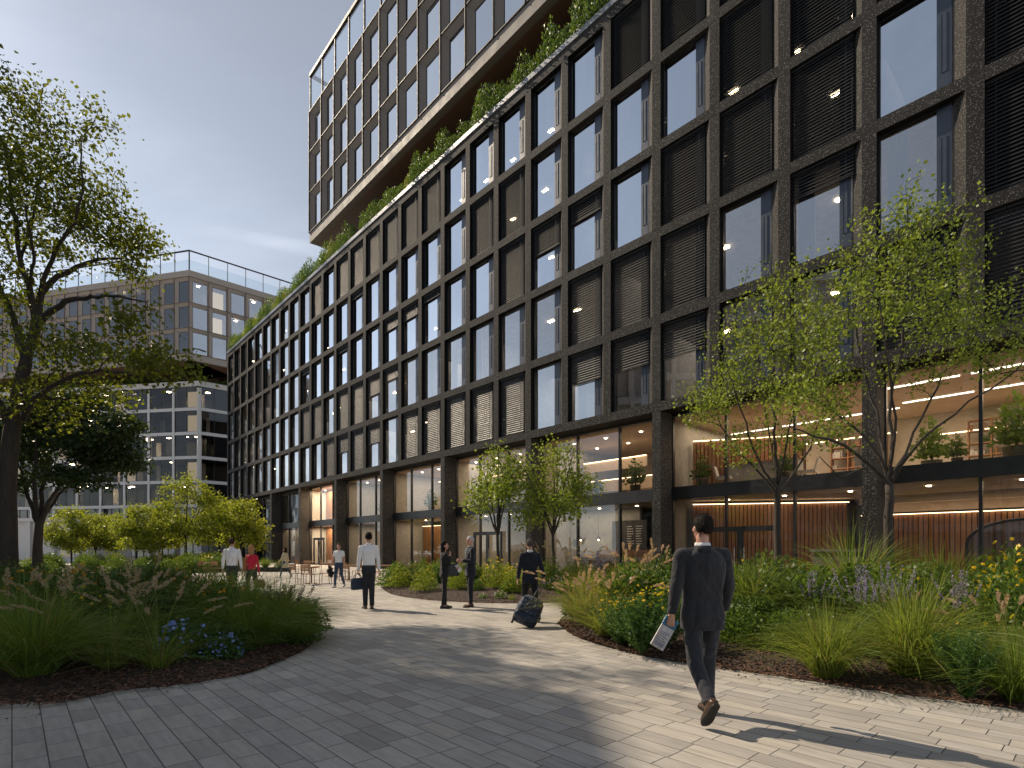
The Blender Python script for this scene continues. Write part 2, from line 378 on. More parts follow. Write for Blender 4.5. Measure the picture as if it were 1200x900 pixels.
# ================================================================== ground and beds
g = MB(); g.face([(-1500, -1500, 0), (1500, -1500, 0), (1500, 1500, 0), (-1500, 1500, 0)])
tag(g.obj('plaza_paving', paving()), kind='structure')
def spline(pts, n):
    pts = [Vector((p[0], p[1], 0)) for p in pts]
    q = [pts[0] * 2 - pts[1]] + pts + [pts[-1] * 2 - pts[-2]]
    out = []
    m = len(pts) - 1
    for i in range(n + 1):
        t = i / n * m; k = min(int(t), m - 1); t -= k
        a, b, c, d = q[k:k + 4]
        out.append(.5 * ((2 * b) + (c - a) * t + (2 * a - 5 * b + 4 * c - d) * t * t + (3 * b - a - 3 * c + d) * t ** 3))
    return out
MULCH = mulchmat()
class Bed:
    def __init__(s, near, far, hmax, n=70, m=22):
        s.a = spline(near, n); s.b = spline(far, n); s.n = n; s.h = hmax
        mb = MB(); rows = []
        for i in range(n + 1):
            row = []
            for j in range(m + 1):
                v = j / m; p = s.a[i].lerp(s.b[i], v)
                z = s.height(i / n, v) + (random.uniform(-.012, .012) if 0 < j < m else 0)
                if j in (0, m): z = -.02
                row.append((p.x, p.y, z))
            rows.append(row)
        for i in range(n):
            for j in range(m): mb.face([rows[i][j], rows[i + 1][j], rows[i + 1][j + 1], rows[i][j + 1]])
        me = mb.mesh('planting_soil', MULCH, True)
        import bmesh
        bm = bmesh.new(); bm.from_mesh(me); bmesh.ops.remove_doubles(bm, verts=bm.verts, dist=1e-5)
        bmesh.ops.recalc_face_normals(bm, faces=bm.faces)
        if sum(f.normal.z for f in bm.faces) < 0: bmesh.ops.reverse_faces(bm, faces=bm.faces)
        bm.to_mesh(me); bm.free()
        o = link('planting_soil', me); tag(o, kind='structure')
    def height(s, u, v):
        e = min(v, 1 - v) ; w = min(u, 1 - u) * 3
        k = max(0, min(1, e * 2)); w = max(0, min(1, w))
        return .03 + s.h * (k * k * (3 - 2 * k)) * (w ** .5)
    def at(s, u, v):
        t = min(max(u, 0), 1) * s.n; i = min(int(t), s.n - 1); t -= i
        p = s.a[i].lerp(s.a[i + 1], t).lerp(s.b[i].lerp(s.b[i + 1], t), v)
        return (p.x, p.y, s.height(u, v) - .02)
    def z_at(s, x, y):
        best = None
        for i in range(0, s.n + 1):
            for j in range(0, 21):
                p = s.a[i].lerp(s.b[i], j / 20); d = (p.x - x) ** 2 + (p.y - y) ** 2
                if best is None or d < best[0]: best = (d, i / s.n, j / 20)
        return s.height(best[1], best[2]) - .02, best
def gp(l): return [G(x, y) for x, y in l]
BED_L = Bed(gp([(-420, 850), (-200, 838), (-60, 832), (40, 831), (90, 824), (140, 813), (200, 807), (250, 799), (295, 789), (335, 773), (360, 760), (366, 752)]),
            [(-26, 27), (-21, 23), (-17.5, 20.3), (-14.5, 18), (-12, 16.3), (-9.8, 14.6), (-8, 13.4), (-6.6, 12.6), (-5.5, 11.8), (-4.6, 11), (-3.9, 10.2), (-3.45, 9.6)], .32)
BED_R = Bed(gp([(656, 733), (672, 745), (705, 757), (760, 771), (850, 786), (950, 801), (1050, 816), (1200, 836), (1380, 858)]),
            [(.93, 11.3), (1.5, 12.1), (2.4, 12.6), (3.6, 13), (5.2, 13.6), (7.2, 13.7), (9.6, 12.9), (12.5, 11), (15, 8)], .45)
BED_M = Bed(gp([(447, 689), (460, 697), (500, 703.5), (560, 707), (610, 707.5), (650, 706.5)]) + [(2.6, 15.9), (4.6, 16.4)],
            [(-5.1, 21.8), (-4.0, 23.0), (-2.4, 23.6), (-.8, 23.5), (1.0, 22.6), (2.8, 21.2), (4.4, 19.8), (5.4, 18)], .3)
BED_B = Bed([(-42, 30), (-33, 31), (-27, 32), (-23, 33.2), (-20.5, 34.5), (-19.4, 36.5)], [(-44, 52), (-34, 52), (-28, 50), (-23.5, 47), (-20.4, 43), (-19.0, 39)], .3)

# ================================================================== shared building materials
GRAN = stone()
BLACK = mat('black steel', (.012, .013, .015), .4, .0, .15)
PANEL = mat('blue grey panel', (.04, .055, .085), .4, .0, .1, spec=.5)
SLAT = mat('dark blind slats', (.020, .0215, .024), .5, .0, .1, spec=.3)
WGLASS = glassmat('office glass', (.66, .67, .68), .36)
SGLASS = glassmat('shop glass', (.86, .86, .84), .07, ior=1.45)
CEIL = mat('ceiling', (.38, .35, .32), .8)
INWALL = mat('inner wall', (.36, .34, .32), .8)
WGLASS2 = glassmat('office glass sky copy', (.5, .54, .58), .80, gcol=(.66, .72, .79))  # copy of the office glass, bright sky reflection set in for the upper rows
CURT = mat('pale curtain', (.62, .62, .62), .9, stretch=(14, 14, .2), bump=.5, bscale=6)
COPE = mat('grey coping', (.20, .215, .24), .4, .3, .1)
ROOF = mat('roof gravel', (.2, .2, .2), .9)
BEIGE = mat('beige metal panel', (.155, .135, .118), .65, 0, .06, scale=1.2)
BRONZE = mat('bronze fin', (.013, .010, .008), .6, 0, .1)
SOFFIT = mat('brown soffit', (.13, .075, .048), .5, 0, .25, stretch=(8, .6, 8))
WHITEP = mat('pale concrete', (.54, .54, .545), .6, 0, .06)
PLASTER = mat('warm plaster', (.50, .41, .33), .8, 0, .08)
CREAM = mat('cream wall', (.52, .48, .42), .8, 0, .08)
GREYW = mat('grey plaster', (.36, .36, .35), .85, 0, .12)
WOOD = slatwood()
DWOOD = mat('table timber', (.33, .17, .085), .5, 0, .25, stretch=(2, 14, 2))
LED = emis('warm strip light', (1, .68, .38), 5.0)
LEDW = emis('ceiling line light', (1, .86, .68), 4.0)
DOWN = emis('office ceiling light', (1, .76, .46), 40.0, False)
ROOMG = emis('lit room', (1, .74, .42), .9, False)
CHAR = mat('charcoal wall', (.05, .05, .052), .7)

def quadmesh(name, w, h, m):
    mb = MB(); mb.face([(0, 0, 0), (w, 0, 0), (w, 0, h), (0, 0, h)]); return mb.mesh(name, m)
def framemesh(name, w, h, m, b=.05, d=.06, mull=()):
    mb = MB()
    mb.box(0, b, 0, d, 0, h); mb.box(w - b, w, 0, d, 0, h)
    mb.box(b, w - b, 0, d, 0, b); mb.box(b, w - b, 0, d, h - b, h)
    for x in mull: mb.box(x - b / 2, x + b / 2, .003, d - .003, b, h - b)
    return mb.mesh(name, m)
def blindmesh(name, w, h, drop, pitch=.118, sl=.1):
    mb = MB(); mb.box(.01, w - .01, -.05, .05, h - .09, h - .005)
    z = h - .13; a = math.radians(60); c, s_ = math.cos(a) * sl / 2, math.sin(a) * sl / 2
    while z > h * (1 - drop) + .06:
        p0 = (-c, z - s_); p1 = (c, z + s_); t = .004
        mb.hexa([(.015, p0[0], p0[1] - t), (w - .015, p0[0], p0[1] - t), (w - .015, p1[0], p1[1] - t), (.015, p1[0], p1[1] - t),
                 (.015, p0[0], p0[1] + t), (w - .015, p0[0], p0[1] + t), (w - .015, p1[0], p1[1] + t), (.015, p1[0], p1[1] + t)])
        z -= pitch
    for x in (w * .12, w * .88): mb.box(x - .006, x + .006, -.066, -.058, z + .04, h - .09)
    mb.box(.012, w - .012, -.03, .03, z - .0, z + .035)
    return mb.mesh(name, SLAT)

# ================================================================== the dark stone office block
ANG = math.atan2(-UY, -UX)
MAIN = empty('office_building', 'dark speckled stone grid office block with set-back beige upper storeys and glazed ground floor', 'building',
             (NX * D0, NY * D0, 0), ANG)
def L(k): return -(S0 + BAY * k)
MW = .42; DEP = .24; SPL = .30; KMIN, KMAX = -3, 28
ZB = [7.55 + PITCH * i for i in range(6)]
fr = MB()
for k in range(KMIN, KMAX + 1):
    l = L(k)
    fr.prism([(l, 0), (l + MW, 0), (l + MW, DEP), (l - (SPL if k < KMAX else 0), DEP)], 7.97, ZB[5])
for k in range(KMIN, KMAX):
    for i in range(1, 5):
        fr.box(L(k + 1) + MW, L(k), .0, DEP - .004, ZB[i], ZB[i] + .42)
xl, xr = L(KMAX), L(KMIN) + MW
fr.box(xl, xr, 0, 1.02, 7.55, 7.97)
fr.box(xl, xr, 0, .6, ZB[5], ZB[5] + .55)
fr.obj('stone_grid', GRAN, MAIN)
cp = MB()
for k in range(KMIN, KMAX):
    cp.box(L(k + 1) + .008 + (MW if k == KMAX - 1 else MW), L(k) + MW - .008, -.06, .7, ZB[5] + .55, ZB[5] + .83)
cp.box(xl - .05, L(KMAX) + MW - .0, -.055, .7, ZB[5] + .55, ZB[5] + .825)
cp.obj('roof_coping', COPE, MAIN)
bk = MB()
bk.box(xl, xr, 14, 14.4, 0, ZB[5] + .4); bk.box(xl, xl + .3, .62, 14, 7.97, ZB[5]); bk.box(xl, xl + .3, 1.03, 14, 0, 7.96)
bk.box(xr - .3, xr, .62, 14, 0, ZB[5])
bk.obj('outer_wall', GRAN, MAIN)
rf = MB(); rf.box(xl + .31, xr - .31, .61, 13.99, ZB[5] - .02, ZB[5] + .3); rf.obj('roof_terrace', ROOF, MAIN)
for i in range(5):
    sl = MB(); sl.box(xl + .31, xr - .31, .47 if i else 1.03, 9, ZB[i] + .005, ZB[i] + .41); sl.obj('floor_slab', CEIL, MAIN)
    iw = MB(); iw.box(xl + .32, xr - .32, 8.2, 8.4, ZB[i] + .43, ZB[i] + PITCH - .01)
    k = KMIN + 2 + i % 3
    while k < KMAX:
        iw.box(L(k) + .08, L(k) + .2, .5, 8.19, ZB[i] + .43, ZB[i] + PITCH - .012); k += random.choice((2, 3, 4, 5))
    iw.obj('inner_wall', INWALL, MAIN)
# window units
WW, WH = BAY - MW - SPL, PITCH - .42
me_fr = framemesh('window_frame', WW, WH, BLACK)
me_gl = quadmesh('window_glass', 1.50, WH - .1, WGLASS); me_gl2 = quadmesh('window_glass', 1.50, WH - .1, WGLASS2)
pm = MB(); pm.box(0, .37, 0, .05, 0, WH - .1); pm.box(.10, .25, -.012, 0.002, .55, 2.35)
for a in (.10, .235): pm.box(a, a + .015, -.022, -.0125, .55, 2.35)
me_pn = pm.mesh('vent_panel', PANEL)
BL = {d: blindmesh('blind_%d' % int(d * 100), WW + .04, WH, d) for d in (.14, .28, .45, .97)}
me_cu = MB(); me_cu.box(0, .55, 0, .06, 0, WH - .12); me_cu = me_cu.mesh('curtain', CURT)
me_cl = MB(); me_cl.box(-.2, .2, -.09, .09, -.04, 0); me_cl = me_cl.mesh('ceiling_light', DOWN)
seen = {   # (bay, row counted from the bottom): blind drop read off the photograph
 (0, 4): .97, (0, 3): .97, (0, 2): 0, (0, 1): 0, (0, 0): .97, (-1, 4): .97, (-1, 3): .97, (-1, 2): .97, (-1, 1): .97, (-1, 0): .97,
 (1, 4): .97, (1, 3): .97, (1, 2): .97, (1, 1): .28, (1, 0): 0, (2, 4): .97, (2, 3): .97, (2, 2): .97, (2, 1): 0, (2, 0): 0,
 (3, 4): .97, (3, 3): 0, (3, 2): .97, (3, 1): .97, (3, 0): .45, (4, 4): .97, (4, 3): 0, (4, 2): 0, (4, 1): .97, (4, 0): .45,
 (5, 4): 0, (5, 3): 0, (5, 2): .28, (5, 1): .97, (5, 0): .45, (6, 4): 0, (6, 3): 0, (6, 2): .45, (6, 1): 0, (6, 0): 0,
 (7, 4): 0, (7, 3): .97, (7, 2): .97, (7, 1): 0, (7, 0): .97, (8, 4): 0, (8, 3): .97, (8, 2): 0, (8, 1): 0, (8, 0): .97,
 (9, 4): 0, (9, 3): 0, (9, 2): 0, (9, 1): 0, (9, 0): .97, (10, 4): .97, (10, 3): 0, (10, 2): .14, (10, 1): 0, (10, 0): .97, (11, 4): .97, (11, 3): 0,
 (11, 2): .28, (11, 1): 0, (11, 0): .97, (12, 4): .97, (13, 4): .97, (12, 3): 0, (12, 2): .28, (12, 1): .28, (12, 0): 0, (13, 0): .45, (13, 1): .45,
 (15, 1): .97, (16, 0): .97, (17, 1): .97, (18, 1): .97, (15, 4): .97}
lit_bays = {2: .8, 3: .9, 5: .5, 6: .3, 7: .9, 8: .9, 9: .3, 11: .4, 12: .8, 13: .6, 14: .3, 16: .7, 17: .4, 19: .5, 20: .4, 22: .4}
rr = random.Random(5)
order = sorted(((k, i) for k in range(KMIN, KMAX) for i in range(5)), key=lambda q: (q[0] < -1, q[0]))
far_fr, far_gl = MB(), MB()
cnt = 0; nlit = 0
for k, i in order:
    x0 = L(k + 1) + MW; z0 = ZB[i] + .42
    drop = seen.get((k, i))
    if drop is None: drop = rr.choice((0, 0, 0, 0, .14, .45, .97))
    if cnt >= 99:
        far_fr.box(x0, x0 + .05, DEP, DEP + .06, z0, z0 + WH); far_fr.box(x0 + WW - .05, x0 + WW, DEP, DEP + .06, z0, z0 + WH)
        far_fr.box(x0 + .05, x0 + WW - .05, DEP, DEP + .06, z0, z0 + .05); far_fr.box(x0 + .05, x0 + WW - .05, DEP, DEP + .06, z0 + WH - .05, z0 + WH)
        far_fr.box(x0 + 1.53, x0 + WW - .051, DEP + .015, DEP + .055, z0 + .051, z0 + WH - .051, 1)
        if drop > .9:
            z = z0 + WH - .1
            while z > z0 + .05:
                far_fr.box(x0 + .01, x0 + WW, DEP - .1, DEP - .03, z - .012, z, 2); z -= .14
        if rr.random() < .3: far_fr.box(x0 + .1, x0 + .65, .6, .66, z0 + .05, z0 + WH - .05, 3)
        y = DEP + .03; far_gl.face([(x0 + .05, y, z0 + .05), (x0 + 1.53, y, z0 + .05), (x0 + 1.53, y, z0 + WH - .05), (x0 + .05, y, z0 + WH - .05)])
    else:
        w = link('window', me_fr, MAIN, (x0, DEP, z0))
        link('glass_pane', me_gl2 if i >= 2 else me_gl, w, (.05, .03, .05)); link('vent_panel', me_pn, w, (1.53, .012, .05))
        if drop: link('blind', BL[drop], w, (0, -.085, 0))
        if drop < .9 and (rr.random() < .3 or k in (10, 16)): link('curtain', me_cu, w, (.06 + rr.random() * .3, .22, .04))
        cnt += 1
    if rr.random() < lit_bays.get(k, .4) and nlit < 98:
        link('ceiling_light', me_cl, MAIN, (x0 + (1.45 if k in (2, 3, 7, 12) else .8), rr.choice((2.4, 2.9, 3.8)), ZB[i] + PITCH - .01)); nlit += 1
fw = far_fr.obj('window', [BLACK, PANEL, SLAT, CURT], MAIN); tag(fw, kind='stuff')
fp = far_gl.obj('glass_pane', WGLASS, fw); tag(fp, kind='stuff')
for i in range(3):  # added area fill without fixtures, brightens the dark lower offices
    for ka, kb in ((0, 9), (9, 18), (18, 27)):
        l = bpy.data.lights.new('indoor_fill_lamp', 'AREA'); l.shape = 'RECTANGLE'; l.size = 22; l.size_y = 2.5; l.energy = 260; l.color = (1, .88, .74)
        link('indoor_fill_lamp', l, MAIN, (L((ka + kb) / 2), 3.2, ZB[i] + PITCH - .06))
# columns and shop fronts
cols = list(range(-2, KMAX + 1, 3))
cmesh = MB(); cmesh.box(0, MW, 0, 1.0, 0, 7.545); cmesh = cmesh.mesh('column', GRAN)
for k in cols: link('column', cmesh, MAIN, (L(k), 0.003, 0))
SBW = 3 * BAY - MW
ZS0, ZS1 = 3.72, 4.28
sf = MB()
for x in (0, BAY - MW / 2, 2 * BAY - MW / 2, SBW):
    a = max(0.0, x - .045); b = min(SBW, x + .045)
    sf.box(a, b, 0, .16, 0, ZS0); sf.box(a, b, 0, .16, ZS1, 7.5)
sf.box(0, SBW, -.06, .2, ZS0, ZS1)
sf.box(0, SBW, .001, .15, 7.44, 7.54); sf.box(0, SBW, .001, .15, 0.0, .09)
sfm = sf.mesh('shop_front', BLACK)
xs_ = [0.05, BAY - MW / 2 + .05, 2 * BAY - MW / 2 + .05]; ws_ = [BAY - MW / 2 - .1, BAY - .1, BAY - MW / 2 - .1]
pl_ = [quadmesh('shop_glass', w, ZS0 - .1, SGLASS) for w in ws_]; pu_ = [quadmesh('shop_glass', w, 7.43 - ZS1, SGLASS) for w in ws_]
for j, k in enumerate(range(1, KMAX - 1, 3)):
    pass
for k in cols[:-1]:
    o = link('shop_front', sfm, MAIN, (L(k + 3) + MW, .95, .005))
    for q in range(3):
        link('glass_pane', pl_[q], o, (xs_[q], .08, .092)); link('glass_pane', pu_[q], o, (xs_[q], .08, ZS1 + .003))
def door(x, z, w=3.1, h=2.45, y=.9):
    d = MB(); t = .16
    d.box(x, x + t, y - .05, y + .05, .012, h); d.box(x + w - t, x + w, y - .05, y + .05, .012, h); d.box(x + t, x + w - t, y - .05, y + .05, h - .2, h)
    d.box(x + w / 2 - .13, x + w / 2 + .13, y - .04, y + .04, .012, h - .201)
    o = d.obj('entrance_door', BLACK, MAIN)
    hn = MB()
    for q in (-.2, .2): hn.tube([(x + w / 2 + q, y - .1, .8), (x + w / 2 + q, y - .1, 1.6)], .015)
    hn.obj('door_handle', mat('steel', (.5, .5, .5), .3, 1), o)
door(L(3) - .7, 0); door(L(9) - .3, 0, 2.7, 2.6); door(L(18) - 1.2, 0, 2.4, 2.6); 
# lobby shell
lb = MB()
lb.box(xl + .31, xr - .31, 1.2, 12, ZS0 + .02, ZS1 - .02); lb.obj('mezzanine_floor', PLASTER, MAIN)
lb = MB(); lb.box(xl + .31, xr - .31, 1.2, 13.9, .002, .02); lb.obj('lobby_floor', mat('lobby stone floor', (.3, .26, .22), .35), MAIN)
lc = MB(); lc.box(xl + .31, xr - .31, 1.12, 12, 7.42, 7.54); lc.obj('lobby_ceiling', PLASTER, MAIN)
lw = MB(); lw.box(xl + .31, xr - .31, 10.5, 10.7, .021, ZS0); lw.box(xl + .31, xr - .31, 9.0, 9.2, ZS1, 7.41); lw.obj('lobby_back_wall', CREAM, MAIN)
def slats(name, x0, y0, x1, y1, z0, z1, led=True, pitch=.17):
    a = Vector((x0, y0)); b = Vector((x1, y1)); ln = (b - a).length; d = (b - a) / ln; n = Vector((-d.y, d.x))
    s = MB(); t = 0
    while t < ln - pitch:
        p = a + d * t; q = a + d * (t + pitch - .035)
        s.hexa([(p.x, p.y, z0), (q.x, q.y, z0), (q.x + n.x * .05, q.y + n.y * .05, z0), (p.x + n.x * .05, p.y + n.y * .05, z0),
                (p.x, p.y, z1), (q.x, q.y, z1), (q.x + n.x * .05, q.y + n.y * .05, z1), (p.x + n.x * .05, p.y + n.y * .05, z1)])
        t += pitch
    o = s.obj(name, WOOD, MAIN)
    bb = MB(); k0, k1 = .06, .2
    bb.hexa([(a.x + n.x * k0, a.y + n.y * k0, z0), (b.x + n.x * k0, b.y + n.y * k0, z0), (b.x + n.x * k1, b.y + n.y * k1, z0), (a.x + n.x * k1, a.y + n.y * k1, z0),
             (a.x + n.x * k0, a.y + n.y * k0, z1 - .01), (b.x + n.x * k0, b.y + n.y * k0, z1 - .01), (b.x + n.x * k1, b.y + n.y * k1, z1 - .01), (a.x + n.x * k1, a.y + n.y * k1, z1 - .01)])
    bb.obj('wall_backing', mat('dark timber backing', (.06, .03, .015), .7), o)
    if led:
        e = MB(); k0, k1 = -.10, -.05
        e.hexa([(a.x + n.x * k0, a.y + n.y * k0, z1 + .02), (b.x + n.x * k0, b.y + n.y * k0, z1 + .02), (b.x + n.x * k1, b.y + n.y * k1, z1 + .02), (a.x + n.x * k1, a.y + n.y * k1, z1 + .02),
                (a.x + n.x * k0, a.y + n.y * k0, z1 + .05), (b.x + n.x * k0, b.y + n.y * k0, z1 + .05), (b.x + n.x * k1, b.y + n.y * k1, z1 + .05), (a.x + n.x * k1, a.y + n.y * k1, z1 + .05)])
        e.obj('light_strip', LED, o)
    return o
slats('slat_wall', L(4) + .6, 2.4, L(2) + .5, 6.2, .022, 3.55)
slats('slat_wall', L(2) + .9, 6.6, L(-3) + .3, 6.6, .022, 2.95)
bh = MB(); bh.box(L(2) + .9, L(-3), 6.9, 7.1, 3.1, ZS0 + .01); bh.box(L(2) + .9, L(-3), 6.2, 6.89, 3.45, ZS0 + .01); bh.obj('bulkhead', PLASTER, MAIN)
slats('slat_wall', L(4) + .5, 2.6, L(3) + 1.9, 5.0, ZS1, 6.5)
slats('slat_wall', L(13) + .5, 3.6, L(10) - .1, 3.6, .022, 3.3)
slats('slat_wall', L(19) + .5, 2.6, L(17) - .2, 2.6, .022, 7.3, led=False, pitch=.6)
slats('slat_wall', L(22) + .5, 3.2, L(20) - .3, 3.2, .022, 3.4)
sp_ = MB()
for k in (4, 7, 10, 13, 16, 19, 22):
    sp_.box(L(k) + .1, L(k) + .28, 1.25, 8.99, ZS1, 7.41); sp_.box(L(k) + .1, L(k) + .28, 1.25, 10.49, .021, ZS0 + .01)
sp_.obj('partition', GREYW, MAIN)
gw = MB(); gw.box(L(7) + .3, L(5) - .3, 3.4, 3.6, .021, ZS0 + .01); gw.box(L(16) + .3, L(13), 5, 5.2, .021, ZS0); gw.obj('cafe_wall', GREYW, MAIN)
# light lines
ll = MB()
for (ka, kb, y, z) in ((7, 5.1, 4.2, 6.55), (7, 5.1, 4.9, 5.55), (10, 7.2, 4.0, 6.6), (13, 10.2, 5, 7.0), (4, 1.2, 7.6, 6.6), (1, -2, 8.4, 6.4)):
    ll.box(L(ka) + .6, L(kb) - .2, y, y + .05, z, z + .04)
ll.obj('light_strip', LED, MAIN)
lv = MB()
for (ka, kb, y, z) in ((7, 5.1, 4.26, 6.0), (7, 5.1, 4.96, 4.9), (10, 7.2, 4.06, 6.0)):
    lv.box(L(ka) + .6, L(kb) - .2, y, y + .1, z, z + .6)
lv.obj('wall_fin', PLASTER, MAIN)
lm = MB(); lm.box(-1.1, 1.1, -.04, .04, -.03, 0); lm = lm.mesh('line_light', LEDW)
for x in np.arange(L(4) + 1.6, L(-3), 2.5):
    for y in ((2.8, 5.6) if x > L(1) else (6.4,)): link('line_light', lm, MAIN, (x, y, 7.41))
sm_ = MB(); sm_.tube([(0, 0, -.03), (0, 0, 0)], .075, 10); sm_ = sm_.mesh('spot_light', emis('spot glow', (1, .8, .55), 16.0, False))
for x in np.arange(L(22), L(4), 2.2):
    for y in (2.4, 4.4): link('spot_light', sm_, MAIN, (x, y, 7.41))
for x in np.arange(L(13), L(-3), 2.4): link('spot_light', sm_, MAIN, (x, 2.6, ZS0 + .015))
# gentle lamps for the lit lobby (its ceiling lights)
def lobby_lamp(x, y, z, sx, sy, e, c=(1, .74, .48)):
    e *= .75
    l = bpy.data.lights.new('indoor_fill_lamp', 'AREA'); l.shape = 'RECTANGLE'; l.size = sx; l.size_y = sy; l.energy = e; l.color = c
    o = link('indoor_fill_lamp', l, MAIN, (x, y, z)); return o
lobby_lamp(L(2.5), 4.5, 7.3, 7, 5, 340); lobby_lamp(L(-.5), 4.5, 7.3, 7, 5, 340); lobby_lamp(L(5.5), 3, 7.3, 7, 3, 170)
lobby_lamp(L(2.0), 3, 3.66, 7, 3, 60); lobby_lamp(L(-.5), 3.6, 3.66, 7, 4, 110); lobby_lamp(L(6), 2.2, 3.66, 4, 1.2, 60)
lobby_lamp(L(8.5), 3.4, 3.66, 5, 3, 190); lobby_lamp(L(11.5), 2.4, 3.66, 6, 1.2, 130); lobby_lamp(L(17.7), 1.9, 7.3, 5, 1, 900)
lobby_lamp(L(9), 3.6, 7.3, 6, 3, 240); lobby_lamp(L(14.5), 3, 7.3, 6, 3, 200); lobby_lamp(L(11.5), 3.4, 7.3, 6, 3, 240); lobby_lamp(L(14.5), 3, 3.6, 6, 3, 170)
lobby_lamp(L(17.7), 1.9, 3.6, 5, .8, 500); lobby_lamp(L(21), 2.4, 3.6, 5, 1.5, 40)

# ---------------------------------------------------------------- upper storeys
def splay_grid(mb, nx, nz, w, h, dep=.28, jl=.5, hd=.42, e=.05, x0=0.0, z0=0.0, low=.06):
    for ix in range(nx):
        for iz in range(nz):
            x, z = x0 + ix * w, z0 + iz * h
            A = (x, z, x + w, z + h); B = (x + e, z + e, x + w - e, z + h - e); Cn = (x + e + jl, z + e + low, x + w - e - .06, z + h - e - hd)
            def ringf(R, yR, S, yS):
                r = [(R[0], yR, R[1]), (R[2], yR, R[1]), (R[2], yR, R[3]), (R[0], yR, R[3])]
                s = [(S[0], yS, S[1]), (S[2], yS, S[1]), (S[2], yS, S[3]), (S[0], yS, S[3])]
                for q in range(4): mb.face([r[q], r[(q + 1) % 4], s[(q + 1) % 4], s[q]], 0)
            ringf(A, 0, B, 0); ringf(B, 0, Cn, dep)
    for ix in range(nx + 1): mb.box(x0 + ix * w - .035, x0 + ix * w + .035, -.11, -.002, z0 - .02, z0 + nz * h + .03, 1)
    for iz in range(nz + 1): mb.box(x0 - .06, x0 + nx * w + .06, -.08, -.003, z0 + iz * h - .035, z0 + iz * h + .035, 1)
    return w - 2 * e - jl - .06, h - 2 * e - low - hd, e + jl, e + low
SZ = 30.5; UZ = 31.45; UH = 3.8
uxl = -2.462 * D0; NU = 19; uxr = uxl + NU * BAY
ug = MB(); uw, uh, ox, oz = splay_grid(ug, NU, 3, BAY, UH, x0=uxl, z0=UZ)
ug.box(uxl, uxr, 0, .5, SZ, UZ - .04)
ug.obj('beige_grid', [BEIGE, BRONZE], MAIN)
us = MB(); us.box(uxl + .01, uxr, .51, 12, SZ + .02, UZ - .1); us.obj('soffit', SOFFIT, MAIN)
uf = MB(); uf.box(uxl + .02, uxr, .62, 12, UZ + 3 * UH - .3, UZ + 3 * UH - .02)
for i in range(3): uf.box(uxl + .02, uxr, .7, 12, UZ + i * UH - .05, UZ + i * UH + .06)
uf.box(uxl + .02, uxl + .2, .5, 12, UZ, UZ + 3 * UH - .31)
uf.box(uxl + .21, uxr, 6, 6.2, UZ, UZ + 3 * UH - .31); uf.obj('upper_floors', mat('upper interior', (.2, .19, .18), .8), MAIN)
tw = MB(); tw.box(uxl + 2, uxr, 6, 6.3, ZB[5] + .3, SZ + .02); tw.obj('terrace_wall', mat('terrace cladding', (.10, .065, .045), .6), MAIN)
UGL = glassmat('upper glass', (.5, .56, .62), .6)
u_fr = framemesh('bronze_frame', uw, uh, BRONZE, .045, .05); u_gl = quadmesh('bronze_glass', uw - .09, uh - .09, UGL)
u_bl = blindmesh('upper_blind', uw - .02, uh, .97, .15, .09)
seenu = {(0, 0): 1, (1, 0): 1, (2, 0): 1, (3, 0): 1, (4, 0): 1, (5, 0): 1, (6, 0): 1, (7, 0): 1, (0, 2): 1, (1, 2): 1, (5, 2): 1, (4, 2): 1, (2, 2): 0, (6, 2): 1}
rr = random.Random(9)
for ix in range(NU):
    for iz in range(3):
        w = link('bronze_window', u_fr, MAIN, (uxl + ix * BAY + ox, .28, UZ + iz * UH + oz))
        link('glass_pane', u_gl, w, (.045, .025, .045))
        if seenu.get((ix, iz), rr.random() < .2): link('blind', u_bl, w, (.01, .12, 0))
RT = UZ + 3 * UH; RB = RT + 3.75
pg = MB()
for ix in range(NU + 1): pg.box(uxl + ix * BAY - .05, uxl + ix * BAY + .05, .02, .16, RT + .04, RB - .3)
pg.box(uxl - .1, uxr, -.02, .3, RB - .3, RB)
pg.box(uxl - .1, uxl + .1, .31, 10, RB - .3, RB)
pg.obj('roof_frame', BRONZE, MAIN)
for ix in range(NU):
    q = MB(); q.face([(uxl + ix * BAY + .06, .09, RT + .05), (uxl + (ix + 1) * BAY - .06, .09, RT + .05), (uxl + (ix + 1) * BAY - .06, .09, RB - .55), (uxl + ix * BAY + .06, .09, RB - .55)])
    q.obj('glass_screen', glassmat('screen glass', (.84, .9, .93), .12), MAIN)

